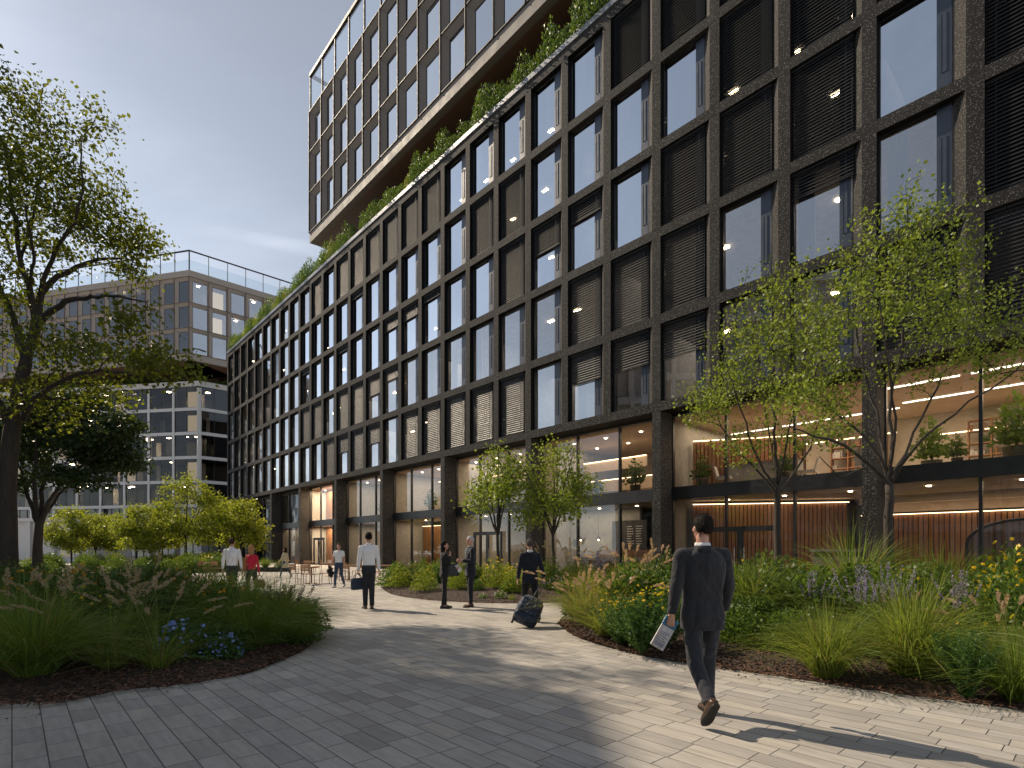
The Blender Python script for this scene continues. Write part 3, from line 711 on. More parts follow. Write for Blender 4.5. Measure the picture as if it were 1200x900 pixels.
# ================================================================== the pale block beyond
CX, CY = P(221.5, 0, 83)[0], 83
FAR = empty('corner_building', 'pale grey and beige corner office block far behind the young trees', 'building', (CX, CY, 0))
def frame_dir(dx, dy): return math.atan2(dy, dx)
wings = [((.971, -.240), 20, True), ((NX, NY), 8, False)]
CUZ = 31.2; CUH = 3.85
CGL = glassmat('far glass', (.62, .63, .64), .12, ior=1.4)
CGR = glassmat('far sky glass', (.55, .58, .6), .42)
rr = random.Random(21)
cf_bl = MB(); 
for (d, nb, left) in wings:
    rz = frame_dir(*d)
    x0 = -nb * BAY if left else 0.0
    e = MB(); cw_, ch_, cox, coz = splay_grid(e, nb, 3, BAY, CUH, x0=x0, z0=CUZ, jl=.5, hd=.45)
    e.box(x0, x0 + nb * BAY, 0, .4, CUZ - 1.0, CUZ - .04); e.box(x0, x0 + nb * BAY, -.001, .4, CUZ + 3 * CUH + .04, CUZ + 3 * CUH + 1.0)
    e.box(x0, x0 + nb * BAY, .41, 9, CUZ - .9, CUZ - .5, 1)
    e.obj('beige_grid', [mat('pale beige panel', (.30, .265, .235), .6, 0, .06), SOFFIT], FAR, (0, 0, 0), rz)
    rt = CUZ + 3 * CUH + 1.0
    pg = MB()
    for ix in range(nb + 1): pg.box(x0 + ix * BAY - .04, x0 + ix * BAY + .04, .05, .13, rt, rt + 2.9)
    pg.box(x0, x0 + nb * BAY, .0, .2, rt + 2.9, rt + 3.05); pg.obj('roof_rail', BRONZE, FAR, (0, 0, 0), rz)
    q = MB(); q.face([(x0, .09, rt), (x0 + nb * BAY, .09, rt), (x0 + nb * BAY, .09, rt + 1.6), (x0, .09, rt + 1.6)]); q.obj('glass_screen', glassmat('screen glass', (.84, .9, .93), .12), FAR, (0, 0, 0), rz)
    core = MB(); core.box(x0, x0 + nb * BAY, 4, 9, CUZ - .49, rt - .02)
    for i in range(4): core.box(x0, x0 + nb * BAY, .6, 3.99, CUZ + i * CUH - .07, CUZ + i * CUH + .05)
    core.obj('upper_floors', mat('upper interior', (.2, .19, .18), .8), FAR, (0, 0, 0), rz)
    c_fr = framemesh('far_frame', cw_, ch_, BRONZE, .05, .05); c_gl = quadmesh('far_glass', cw_ - .1, ch_ - .1, CGL if left else CGR)
    c_bl = MB(); c_bl.box(.05, cw_ - .05, 0, .03, .05, ch_ - .05); c_bl = c_bl.mesh('far_blind', SLAT)
    c_hb = MB(); c_hb.box(.05, cw_ - .05, 0, .03, ch_ * .35, ch_ - .05); c_hb = c_hb.mesh('far_blind_half', SLAT)
    c_lt = MB(); c_lt.box(.05, cw_ - .05, 0, .03, .05, ch_ - .05); c_lt = c_lt.mesh('lit_room', ROOMG)
    c_cl = MB(); c_cl.box(-.22, .22, -.22, .22, -.05, 0); c_cl = c_cl.mesh('far_ceiling_light', DOWN)
    R = Matrix.Rotation(rz, 3, 'Z')
    for ix in range(nb):
        for iz in range(3):
            p = R @ Vector((x0 + ix * BAY + cox, .28, CUZ + iz * CUH + coz))
            w = link('upper_window', c_fr, FAR, p, rz); link('glass_pane', c_gl, w, (.05, .025, .05))
            r = rr.random()
            if (left and iz == 0 and ix in (nb - 4, nb - 3)) or (not left and (ix, iz) == (1, 2)): link('lit_room', c_lt, w, (0, 1.6, 0))
            elif r < (.5 if left else .25): link('blind', c_bl, w, (0, .08, 0))
            elif r < .46: link('blind', c_hb, w, (0, .08, 0))
            elif r < .54: link('lit_room', c_lt, w, (0, 2.2, 0))
            elif r < .8: link('ceiling_light', c_cl, w, (cw_ * .5, 1.1, ch_ - .02))
# terrace storey and base
bx, by = P(233, 0, 87.5)[0] - CX, 4.5
CB = 4.56; BH = 3.87; BZ = 8.4
for (d, nb, left) in (((.985, -.17), 10, True), ((NX, NY), 4, False)):
    rz = frame_dir(*d); x0 = -nb * CB if left else 0.0; x1 = x0 + nb * CB
    e = MB()
    for ix in range(nb + 1):
        e.box(x0 + ix * CB - .2, x0 + ix * CB + .2, -.1, .35, 0, BZ + 5 * BH - .5)
    for iz in range(6): e.box(x0 - .02, x1 + .02, -.06, .3, BZ + iz * BH - .25, BZ + iz * BH + .25 + (.35 if iz == 5 else 0))
    e.obj('pale_grid', WHITEP, FAR, (bx, by, 0), rz)
    s = MB()
    for iz in range(6): s.box(x0 + .01, x1 - .01, .4, 8, BZ + iz * BH - .2, BZ + iz * BH + .2)
    s.box(x0 + .01, x1 - .01, 8.01, 8.3, 0, BZ + 5 * BH); s.obj('floor_slab', mat('dim ceiling', (.12, .11, .10), .8), FAR, (bx, by, 0), rz)
    iw = MB()
    for iz in range(5):
        for ix in range(nb):
            r = rr.random(); a = x0 + ix * CB + rr.uniform(.4, 2.4); z = BZ + iz * BH + .21
            if r < .55: iw.box(a, a + rr.uniform(1, 2), 3, 3.1, z, z + BH - .45)
            if r > .4: iw.box(a + .4, a + rr.uniform(.9, 1.6), 5, 5.1, z, z + BH - .45, 1)
    iw.obj('inner_wall', [CHAR, CREAM], FAR, (bx, by, 0), rz)
    ft = MB()
    for iz in range(5):
        pass
    R = Matrix.Rotation(rz, 3, 'Z')
    b_fr = framemesh('wide_frame', CB - .4, BH - .5, BLACK, .06, .05, (CB * .45,)); b_gl = quadmesh('wide_glass', CB - .52, BH - .62, glassmat('base glass', (.6, .61, .62), .03, ior=1.3))
    b_bl = MB(); b_bl.box(.06, CB * .45, 0, .03, .06, BH - .56); b_bl = b_bl.mesh('wide_blind', SLAT)
    b_lt = MB(); b_lt.box(.2, CB * .42, 0, .05, .0, BH - .6); b_lt = b_lt.mesh('lit_room', emis('dim lit room', (1, .76, .48), .35, False))
    b_cl = MB(); b_cl.box(-.25, .25, -.25, .25, -.05, 0); b_cl = b_cl.mesh('far_ceiling_light', DOWN)
    for ix in range(nb):
        for iz in range(5):
            p = R @ Vector((x0 + ix * CB + .2, .05, BZ + iz * BH + .25)) + Vector((bx, by, 0))
            w = link('wide_window', b_fr, FAR, p, rz); link('glass_pane', b_gl, w, (.06, .02, .06))
            if rr.random() < .28: link('lit_room', b_lt, w, (rr.choice((.1, CB * .45)), 2.4, 0))
            if rr.random() < .35: link('blind', b_bl, w, (rr.choice((0, CB * .45)), .1, 0))
            for q in range(rr.choice((0, 0, 1, 2, 3))): link('ceiling_light', b_cl, w, (rr.uniform(.5, CB - 1), rr.uniform(.8, 5), BH - .46))
    gfl = MB()
    for ix in range(nb * 3 + 1): gfl.box(x0 + ix * CB / 3 - .05, x0 + ix * CB / 3 + .05, .5, .6, 0, BZ - .26)
    gfl.box(x0, x1, .49, .61, 3.6, 3.9); gfl.obj('ground_floor_frame', BLACK, FAR, (bx, by, 0), rz)
    q = MB(); q.face([(x0, .56, 0), (x1, .56, 0), (x1, .56, BZ - .26), (x0, .56, BZ - .26)]); q.obj('ground_floor_glass', SGLASS, FAR, (bx, by, 0), rz)
    q = MB(); q.box(x0 + .1, x1 - .1, 3, 3.2, 0, 3.5); q.obj('ground_floor_wall', WHITEP, FAR, (bx, by, 0), rz)
    tp = MB(); tp.box(x0 + .02, x1 - .02, .31, 9, BZ + 5 * BH - .15, BZ + 5 * BH + .05); tp.obj('terrace', ROOF, FAR, (bx, by, 0), rz)
    ts = MB(); ts.box(x0 + .5, x1 - .5, 5, 5.2, BZ + 5 * BH + .06, CUZ - .51); ts.obj('terrace_wall', mat('terrace cladding', (.10, .065, .045), .6), FAR, (bx, by, 0), rz)

# the white ground-floor annexe at the far left
AN = empty('annexe_building', 'low white rendered annexe behind the big tree trunk', 'building', (-58, 62, 0), -.1)
a_ = MB(); a_.box(-12, 11, 0, 6, 0, 4.6); a_.box(-12.3, 11.3, -.4, 6.4, 4.6, 4.95)
for x in range(-11, 12, 3): a_.box(x - .2, x + .2, -.3, 0, 0, 4.6)
a_.obj('wall', WHITEP, AN)
wm = MB(); wm.box(-.9, .9, -.02, .04, .6, 3.6); wm = wm.mesh('annexe_window', WGLASS)
for x in (-9.5, -.5, 8.5): link('window', wm, AN, (x, -.03, 0))

# the block across the plaza, out of the frame: it shades the plaza and stands in the window reflections
OP = empty('opposite_building', 'grey office block across the plaza, seen only by its shade and in window reflections', 'building', (-26, -18, 0), math.pi / 2)
o_ = MB(); W_ = 47.5; o_.box(-20, W_ - 6, .4, 16, 0, 27.9)
o_.obj('wall', mat('opposite render', (.22, .22, .225), .7), OP)
og = MB()
for i in range(8): og.box(-20, W_ - 6, 0, .39, i * 3.9, i * 3.9 + .7)
for x in np.arange(-20, W_ - 6.4, 2.95): og.box(x, x + .5, -.05, .385, .71, 28.0)
og.obj('facade_grid', mat('opposite grid', (.42, .41, .40), .7), OP)
# ================================================================== plants
def unit(v): return v / np.maximum(np.linalg.norm(v, axis=-1, keepdims=True), 1e-9)
def leaves(pos, Ln, Wd, rng, droop=-.15, out=None, fold=.25):
    n = len(pos); d = rng.normal(size=(n, 3)); d[:, 2] = d[:, 2] * .7 + droop
    if out is not None: d = unit(d) + out
    d = unit(d); r = rng.normal(size=(n, 3)); r[:, 2] *= .45
    s = unit(np.cross(d, r)); nn = np.cross(s, d); sc = rng.uniform(.5, 1.4, (n, 1))
    l = Ln * sc; w = Wd * sc
    m = pos + d * l * .45
    v = np.stack([pos, m + s * w + nn * w * fold, pos + d * l, m - s * w + nn * w * fold], 1)
    return v.reshape(-1, 3), np.arange(n * 4).reshape(-1, 4)
def strips(P_, W_, rng):
    """P_ (n,k,3) centre lines, W_ (n,k) half widths -> quads"""
    n, k, _ = P_.shape
    t = np.gradient(P_, axis=1); side = np.cross(t, rng.normal(size=(n, 1, 3)))
    side[..., 2] *= .3; side = unit(side)
    v = np.stack([P_ - side * W_[..., None], P_ + side * W_[..., None]], 2).reshape(-1, 3)
    i = np.arange(n)[:, None] * k * 2 + np.arange(k - 1)[None] * 2
    f = np.stack([i, i + 1, i + 3, i + 2], -1).reshape(-1, 4)
    return v, f
def grass(nm, n, h, spread, w, rng, m=0, base=.1, droop=.35, k=6, straw=None, straw_m=1):
    az = rng.uniform(0, 2 * np.pi, n); lean = np.clip(rng.uniform(0, 1, n) ** .72 * 1.15, .03, 1.15)
    hh = h * rng.uniform(.6, 1.08, n); t = np.linspace(0, 1, k)[None]
    b = base * np.sqrt(rng.uniform(0, 1, n)); ba = az + rng.normal(0, .6, n)
    r = spread * lean[:, None] * (t * .45 + .75 * t ** 2.2)
    z = hh[:, None] * (t * 1.14 * (1 - .22 * lean[:, None]) - (droop * (.2 + lean[:, None])) * t ** 3)
    jit = rng.normal(0, .02, (n, 1)) * t ** 2
    x = (b * np.cos(ba))[:, None] + r * np.cos(az)[:, None] + jit; y = (b * np.sin(ba))[:, None] + r * np.sin(az)[:, None] - jit
    W = w * (1 - t ** 2 * .93) * rng.uniform(.6, 1.2, (n, 1))
    Pp = np.stack([x, y, np.maximum(z, .01)], -1)
    if straw:
        q = int(n * straw)
        nm.add(*strips(Pp[:q], W[:q], rng), straw_m); nm.add(*strips(Pp[q:], W[q:], rng), m)
    else: nm.add(*strips(Pp, W, rng), m)
def plumes(nm, n, h, spread, rng, m_st=0, m_pl=1, ln=.24, fat=.016):
    az = rng.uniform(0, 2 * np.pi, n); lean = rng.uniform(.15, 1, n); k = 8; t = np.linspace(0, 1, k)[None]
    hh = h * rng.uniform(.78, 1.08, n)
    r = spread * lean[:, None] * (t * .5 + .6 * t ** 2.4); z = hh[:, None] * (t - .16 * lean[:, None] * t ** 4)
    Pp = np.stack([r * np.cos(az)[:, None], r * np.sin(az)[:, None], z], -1)
    nm.add(*strips(Pp, np.full((n, k), .0022), rng), m_st)
    end = Pp[:, -1]; d = unit(Pp[:, -1] - Pp[:, -2])
    nb = 90; s = rng.uniform(0, 1, (n, nb, 1)); L_ = ln * rng.uniform(.75, 1.2, (n, 1, 1))
    prof = np.sin(np.pi * np.clip(s * .86 + .1, 0, 1)) ** .7
    bend = np.array([0, 0, -1.0])[None, None] * (s ** 2) * L_ * .18 * lean[:, None, None]
    pos = end[:, None] + d[:, None] * s * L_ + bend
    o = unit(rng.normal(size=(n, nb, 3))); dd = unit(o + d[:, None] * 1.6)
    l = .036 * prof; tip = pos + dd * (l + .006) ; sd = unit(np.cross(dd, rng.normal(size=(n, nb, 3)))) * .0042
    off = o * fat * prof * .45
    v = np.stack([pos + off - sd * .4, pos + off + dd * l * .5 + sd, tip + off, pos + off + dd * l * .5 - sd], 2).reshape(-1, 3)
    nm.add(v, np.arange(len(v)).reshape(-1, 4), m_pl)
def dome(n, rx, ry, rz, rng, shell=.5, lumps=5):
    d = unit(rng.normal(size=(n, 3))); d[:, 2] = np.abs(d[:, 2]) * 1.15 - .12
    r = rng.uniform(0, 1, (n, 1)) ** shell
    lump = np.ones((n, 1))
    for _ in range(lumps):
        c = unit(rng.normal(size=3)); c[2] = abs(c[2]); lump += .2 * np.exp(-((d - c) ** 2).sum(1, keepdims=True) / .12)
    p = d * r * (lump * .8) * np.array([rx, ry, rz]); p[:, 2] = np.abs(p[:, 2]) + .02
    return p, d
def shrub(nm, n, rx, rz, Ln, Wd, rng, m=0, shell=.42, stems=30, m_st=None, up=.5):
    p, d = dome(n, rx, rx, rz, rng, shell)
    o = d.copy(); o[:, 2] += up
    nm.add(*leaves(p, Ln, Wd, rng, 0, unit(o) * .9), m)
    if stems:
        q, _ = dome(stems, rx * .9, rx * .9, rz, rng, .3); t = np.linspace(0, 1, 5)[None, :, None]
        b = q * np.array([.12, .12, 0]); Pp = b[:, None] + (q - b)[:, None] * t; Pp[..., 2] = q[:, None, 2] * (t[..., 0] ** .8)
        nm.add(*strips(Pp, np.full((stems, 5), .004), rng), m if m_st is None else m_st)
def flowers(nm, pos, size, rng, m, petals=6, m_c=None, up=.9):
    n = len(pos); nn = rng.normal(size=(n, 3)) * .55; nn[:, 2] += up; nn = unit(nn)
    a = unit(np.cross(nn, rng.normal(size=(n, 3)))); b = np.cross(nn, a); sz = size * rng.uniform(.7, 1.2, (n, 1))
    for k in range(petals):
        th = 2 * np.pi * k / petals; th2 = th + np.pi / petals * .95; th3 = th - np.pi / petals * .95
        e = lambda t, r: (a * np.cos(t) + b * np.sin(t)) * sz * r
        v = np.stack([pos + nn * .002, pos + e(th3, .62) + nn * sz * .12, pos + e(th, 1) + nn * sz * .05, pos + e(th2, .62) + nn * sz * .12], 1).reshape(-1, 3)
        nm.add(v, np.arange(n * 4).reshape(-1, 4), m)
    if m_c is not None:
        e = lambda t: (a * np.cos(t) + b * np.sin(t)) * sz * .26 + nn * sz * .16
        v = np.stack([pos + e(0), pos + e(np.pi / 2), pos + e(np.pi), pos + e(-np.pi / 2)], 1).reshape(-1, 3)
        nm.add(v, np.arange(n * 4).reshape(-1, 4), m_c)
def spikes(nm, n, h, spread, rng, m_st=0, m_fl=1, frac=.4, nb=46, sz=.016):
    az = rng.uniform(0, 2 * np.pi, n); lean = rng.uniform(0, 1, n) ** .8; k = 6; t = np.linspace(0, 1, k)[None]
    hh = h * rng.uniform(.75, 1.1, n); r = spread * lean[:, None] * t
    Pp = np.stack([r * np.cos(az)[:, None], r * np.sin(az)[:, None], hh[:, None] * t], -1)
    nm.add(*strips(Pp, np.full((n, k), .003), rng), m_st)
    s = 1 - frac * rng.uniform(0, 1, (n, nb)) ; base = Pp[:, :1]; pos = base + (Pp[:, -1:] - base) * s[..., None]
    o = unit(rng.normal(size=(n, nb, 3))); pos = pos + o * (sz * .8 * (1.25 - s[..., None]) / frac * .5 + .004)
    v, f = leaves(pos.reshape(-1, 3), sz * 1.3, sz * .5, rng, .2, o.reshape(-1, 3) * .7); nm.add(v, f, m_fl)

GD = leafmat('deep green leaf', (.04, .085, .017), (.09, .15, .03), .4)
GM = leafmat('mid green leaf', (.055, .115, .016), (.125, .20, .034), .43)
GL = leafmat('lime leaf', (.12, .19, .02), (.22, .28, .035), .45)
GB = leafmat('blue green leaf', (.04, .10, .025), (.085, .165, .04), .4)
GG = leafmat('grass blade', (.09, .16, .024), (.21, .295, .055), .48)
GGL = leafmat('bright grass blade', (.10, .17, .022), (.24, .30, .06), .5)
STRAW = leafmat('straw blade', (.20, .15, .06), (.34, .26, .13), .4)
PLUME = leafmat('seed plume', (.34, .27, .18), (.50, .42, .30), .45, .8)
PINKP = leafmat('rosy seed plume', (.40, .29, .205), (.56, .43, .32), .45, .8)
YEL = leafmat('yellow petal', (.70, .42, .012), (.85, .62, .03), .3)
ORA = leafmat('orange petal', (.62, .20, .01), (.80, .38, .02), .3)
BLU = leafmat('blue petal', (.13, .22, .62), (.27, .40, .85), .3)
PUR = leafmat('purple petal', (.24, .19, .38), (.38, .32, .52), .3)
WHI = leafmat('white petal', (.60, .54, .48), (.78, .74, .68), .3)
BRN = leafmat('dry seed head', (.05, .03, .02), (.12, .08, .05), .1)
BARK = mat('tree bark', (.05, .040, .033), .9, 0, .4, scale=14, bump=.8, bscale=22, stretch=(1, 1, .25))
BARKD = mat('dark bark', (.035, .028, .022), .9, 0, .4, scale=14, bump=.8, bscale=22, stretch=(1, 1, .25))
TL = leafmat('young tree leaf', (.11, .185, .022), (.24, .31, .055), .5)
TLY = leafmat('sunlit tree leaf', (.13, .185, .018), (.27, .32, .045), .55)
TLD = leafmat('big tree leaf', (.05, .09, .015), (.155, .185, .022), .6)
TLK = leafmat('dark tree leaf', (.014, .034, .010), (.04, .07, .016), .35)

# ------------------------------------------------------------------ trees
def tree(guides, env, npts, seed, nleaf=36, Ln=.075, Wd=.026, sig=.16, tipr=.0045, expo=2.3, reach=.75, droop=-.25, shell=.5, up=.35):
    rng = np.random.default_rng(seed)
    pos = []; par = []; gr = []; dirs = []
    for gd in guides:
        pts = np.array([g_[:3] for g_ in gd], float); rad = [g_[3] for g_ in gd]
        # resample
        prev = -1
        if pos:
            d = np.linalg.norm(np.array(pos) - pts[0], axis=1); prev = int(d.argmin())
            if d[prev] > .02: pts = np.vstack([pos[prev], pts]); rad = [rad[0]] + rad
        prev_tr = prev >= 0; start = 1 if prev >= 0 else 0
        if not start:
            pos.append(pts[0]); par.append(-1); gr.append(rad[0]); dirs.append(np.array([0, 0, 1.0])); prev = 0
        for a in range(len(pts) - 1):
            sl = np.linalg.norm(pts[a + 1] - pts[a]); ns = max(1, int(sl / .3))
            for q in range(1, ns + 1):
                t = q / ns; p = pts[a] * (1 - t) + pts[a + 1] * t + (rng.normal(0, .018 if prev_tr else .006, 3) if q < ns else 0)
                dirs.append(unit(p - pos[prev])); pos.append(p); par.append(prev); gr.append(rad[a] * (1 - t) + rad[a + 1] * t); prev = len(pos) - 1
    ng = len(pos)
    tot = sum(e[6] for e in env); pts = []
    for e in env:
        n = int(npts * e[6] / tot); d = unit(rng.normal(size=(n, 3))); r = rng.uniform(0, 1, (n, 1)) ** shell
        pts.append(np.array(e[:3]) + d * r * np.array(e[3:6]))
    pts = np.concatenate(pts)
    gpos = np.array(pos); dist = np.array([np.linalg.norm(gpos - p, axis=1).min() for p in pts])
    pts = pts[np.argsort(dist)]
    PA = np.zeros((ng + len(pts) * 7, 3)); PA[:ng] = gpos; DI = np.zeros_like(PA); DI[:ng] = np.array(dirs); n = ng
    ok = np.zeros(len(PA), bool); ok[:ng] = gpos[:, 2] > gpos[:, 2].min() + .35 * (gpos[:, 2].max() - gpos[:, 2].min()) * .5
    tips = []
    for p in pts:
        v = p - PA[:n]; dd = np.linalg.norm(v, axis=1)
        al = (v * DI[:n]).sum(1) / np.maximum(dd, 1e-6)
        cost = dd * (1.25 - .45 * al) + np.maximum(0, PA[:n, 2] - p[2]) * .5 + np.where(ok[:n], 0, 50)
        b = int(cost.argmin()); L_ = dd[b]
        if L_ < .08: continue
        ns = max(2, min(6, int(L_ / .28) + 1)); st = PA[b]; d0 = unit(DI[b] * .8 + unit(v[b]) + np.array([0, 0, up]))
        c1 = st + d0 * L_ * .45; last = b; seg = [st]
        for q in range(1, ns + 1):
            t = q / ns; pt = (1 - t) ** 2 * st + 2 * t * (1 - t) * c1 + t * t * p + rng.normal(0, .02 * min(1, L_), 3)
            PA[n] = pt; DI[n] = unit(pt - PA[last]); par.append(last); gr.append(0); ok[n] = True; last = n; n += 1; seg.append(pt)
        tips.append(seg)
    par = np.array(par[:n]); gr = np.array(gr[:n])
    ch = [[] for _ in range(n)]
    for i in range(1, n): ch[par[i]].append(i)
    area = np.zeros(n)
    for i in range(n - 1, -1, -1):   # children always follow their parents
        area[i] = (tipr ** expo if not ch[i] else area[i])
        if par[i] >= 0: area[par[i]] += area[i]
    rad = np.maximum(area ** (1 / expo), tipr); rad = np.where(gr > 0, np.maximum(gr, np.minimum(rad, gr * 1.4)), rad)
    for i in range(1, n): rad[i] = min(rad[i], rad[par[i]])
    wood = MB(); stack = [(0, None)]
    while stack:
        i, frm = stack.pop(); chain = ([frm] if frm is not None else []) + [i]
        while ch[chain[-1]]:
            c = sorted(ch[chain[-1]], key=lambda q: -rad[q])
            for o_ in c[1:]: stack.append((o_, chain[-1]))
            chain.append(c[0])
        rr_ = [rad[q] for q in chain]
        if frm is not None: rr_[0] = min(rr_[0], rad[i] * 1.15)
        if len(chain) > 1:
            wood.tube([PA[q] for q in chain], rr_, 10 if rr_[0] > .07 else (6 if rr_[0] > .02 else 4), cap=False)
    lp = []
    for s_ in tips:
        s_ = np.array(s_); k = nleaf
        t = rng.uniform(.25, 1.08, k) * (len(s_) - 1); t = np.clip(t, 0, len(s_) - 1.001); i = t.astype(int); f = (t - i)[:, None]
        base = s_[i] * (1 - f) + s_[np.minimum(i + 1, len(s_) - 1)] * f
        lp.append(base + rng.normal(0, sig, (k, 3)) * np.array([1, 1, .75]))
    lp = np.concatenate(lp)
    nm = NM(); nm.add(*leaves(lp, Ln, Wd, rng, droop))
    return wood, nm
def put_tree(name, label, loc, wood, lv, wm, lm, group=None, rz=0, sc=1.0):
    e = empty(name, label, 'tree', loc, rz, group); e.scale = (sc, sc, sc)
    wood.obj('trunk', wm, e, smooth=True); link('crown', lv.mesh('crown', lm), e); return e
def copy_tree_obj(src, label, loc, rz, sc, group):
    o = src.copy(); COL.objects.link(o); o.location = loc; o.rotation_euler = (0, 0, rz); o.scale = sc if hasattr(sc, '__len__') else (sc, sc, sc)
    o['label'] = label
    if group: o['group'] = group
    for c in src.children:
        d = c.copy(); COL.objects.link(d); d.parent = o
    return o
def ipx(x0, Y0, yb):   # a helper turning the photograph's outline into metres about a trunk standing at (x0, Y0)
    X0 = (x0 - 600) / F * Y0
    def q(x, y, dy=0.0):
        Y = Y0 + dy; return ((x - 600) / F * Y - X0, dy, EYE + (HOR - y) / F * Y)
    return X0, q
# near tree on the right
X0, q = ipx(1042, 11.0, 645)
gd = [[(*q(1043, 690), .095), (*q(1041, 640), .085), (*q(1042, 568), .075)],
      [(*q(1042, 568), .055), (*q(1034, 540, .1), .05), (*q(1010, 508, .3), .042), (*q(975, 480, .5), .03), (*q(946, 462, .7), .018)],
      [(*q(1041, 566), .06), (*q(1020, 545, -.2), .05), (*q(990, 522, -.5), .04), (*q(955, 512, -.8), .025), (*q(925, 500, -1), .015)],
      [(*q(1042, 566), .05), (*q(1045, 530, .1), .048), (*q(1046, 450, .2), .04), (*q(1058, 410, .2), .03), (*q(1062, 330, .1), .02), (*q(1070, 270, 0), .012)],
      [(*q(1044, 566), .05), (*q(1056, 545, -.2), .045), (*q(1080, 515, -.5), .036), (*q(1135, 470, -.8), .024), (*q(1190, 435, -1), .012)],
      [(*q(1043, 562), .05), (*q(1066, 520, .4), .04), (*q(1085, 480, .8), .03), (*q(1110, 430, 1.1), .02), (*q(1140, 360, 1.2), .012)],
      [(*q(1041, 560), .045), (*q(1030, 500, .5), .04), (*q(1012, 430, .8), .028), (*q(1000, 370, 1), .018), (*q(1010, 310, 1), .012)],
      [(*q(1042, 555), .045), (*q(1050, 490, -.5), .036), (*q(1040, 420, -.9), .026), (*q(1030, 350, -1), .015)],
      [(*q(1020, 545, -.2), .03), (*q(985, 560, -.1), .02), (*q(960, 535, .1), .012)]]
env = [(*q(1060, 285, 0), 1.25, 1.3, .9, 3), (*q(1000, 330, .5), 1.3, 1.2, .8, 2.4), (*q(1100, 345, .6), 1.2, 1.2, .9, 2.6), (*q(1060, 360, -.5), 1.3, 1.0, .8, 2.4), (*q(960, 395, .3), .9, 1.1, .75, 1.8),
       (*q(1150, 385, 0), .9, 1.2, .7, 2), (*q(940, 460, .2), .8, 1, .55, 1.4), (*q(1180, 420, -.6), .6, .8, .5, 1), (*q(1080, 430, .3), 1.1, 1.2, .5, 1), (*q(1070, 240, 0), .6, .7, .5, .8), (*q(985, 500, -.4), .6, .6, .35, .5), (*q(1120, 300, 0), .5, .6, .5, .6)]
gd = [gd[0]] + [[(*g_[:3], g_[3] * .72) for g_ in l] for l in gd[1:]]
w_, l_ = tree(gd, env, 600, 3, nleaf=18, Ln=.07, Wd=.026, sig=.13)
T1 = put_tree('young_tree', 'nearest slender multi-limbed young tree standing in the right planting bed by the rightmost stone column', (X0, 11, 0), w_, l_, BARK, TL)
# its neighbour
X0, q = ipx(912, 13.5, 640)
gd = [[(*q(912, 680), .1), (*q(911, 630), .085), (*q(911, 580), .075)],
      [(*q(911, 580), .05), (*q(908, 520, 0), .045), (*q(906, 450, .1), .036), (*q(906, 390, 0), .024), (*q(905, 335, 0), .012)],
      [(*q(910, 578), .05), (*q(895, 560, .2), .04), (*q(865, 530, .4), .03), (*q(845, 500, .6), .018), (*q(830, 450, .8), .01)],
      [(*q(911, 575), .045), (*q(890, 540, -.4), .036), (*q(868, 480, -.7), .024), (*q(850, 420, -.8), .012)],
      [(*q(912, 578), .045), (*q(930, 555, .1), .036), (*q(950, 525, .2), .026), (*q(968, 470, .4), .014)],
      [(*q(911, 570), .04), (*q(922, 520, -.5), .03), (*q(938, 450, -.8), .02), (*q(945, 390, -.8), .012)],
      [(*q(910, 560), .04), (*q(900, 500, .7), .03), (*q(890, 430, 1), .02), (*q(885, 370, 1.1), .012)]]
env = [(*q(905, 350, 0), 1.0, 1.2, .95, 2), (*q(880, 390, .4), 1.2, 1.3, .9, 2.2), (*q(930, 400, -.3), 1.1, 1.2, .9, 2), (*q(845, 455, .4), 1.0, 1.2, .8, 1.8), (*q(905, 460, 0), 1.3, 1.4, .8, 2), (*q(960, 450, .2), 1, 1.2, .8, 1.6),
       (*q(820, 480, .3), .6, .8, .5, .8), (*q(870, 520, 0), .9, 1, .5, .9), (*q(950, 510, 0), .8, 1, .45, .8), (*q(975, 480, .2), .6, .8, .5, .6)]
gd = [gd[0]] + [[(*g_[:3], g_[3] * .72) for g_ in l] for l in gd[1:]]
w_, l_ = tree(gd, env, 500, 4, nleaf=18, Ln=.075, Wd=.028, sig=.14)
T2 = put_tree('young_tree', 'slender young tree behind the suited man, left of the nearest tree, before the lobby', (X0, 13.5, 0), w_, l_, BARK, TL)
# the pair in the middle bed
def small_tree(x0, Y0, top, hw, seed, npts, fork=.36, nleaf=34, Ln=.085, Wd=.032, trunk_r=.06, low=.42, lobes=7, sig=.2):
    rng = np.random.default_rng(seed); H_ = EYE + (HOR - top) / F * Y0; R_ = hw / F * Y0
    fk = H_ * fork; gd = [[(0, 0, 0, trunk_r), (.02, 0, fk * .5, trunk_r * .85), (0, .02, fk, trunk_r * .75)]]
    for k in range(6):
        a = k * 2.4 + rng.uniform(0, .6); rr_ = R_ * rng.uniform(.35, .8); zt = H_ * rng.uniform(.7, .93)
        gd.append([(0, .02, fk, trunk_r * .55), (math.cos(a) * rr_ * .35, math.sin(a) * rr_ * .35, fk + (zt - fk) * .4, trunk_r * .38), (math.cos(a) * rr_, math.sin(a) * rr_, zt, trunk_r * .14)])
    gd.append([(0, .02, fk, trunk_r * .6), (.05, .05, H_ * .62, trunk_r * .4), (0, 0, H_ * .94, trunk_r * .12)])
    env = [(0, 0, H_ * .82, R_ * .55, R_ * .55, H_ * .16, 2)]
    for k in range(lobes):
        a = k * 2.4 + rng.uniform(-.3, .3); u_ = rng.uniform(.4, .66); z = H_ * rng.uniform(low + .08, .8)
        env.append((math.cos(a) * R_ * u_, math.sin(a) * R_ * u_, z, R_ * .42, R_ * .42, H_ * .12, 1.3))
    return tree(gd, env, npts, seed, nleaf=nleaf, Ln=Ln, Wd=Wd, sig=sig)
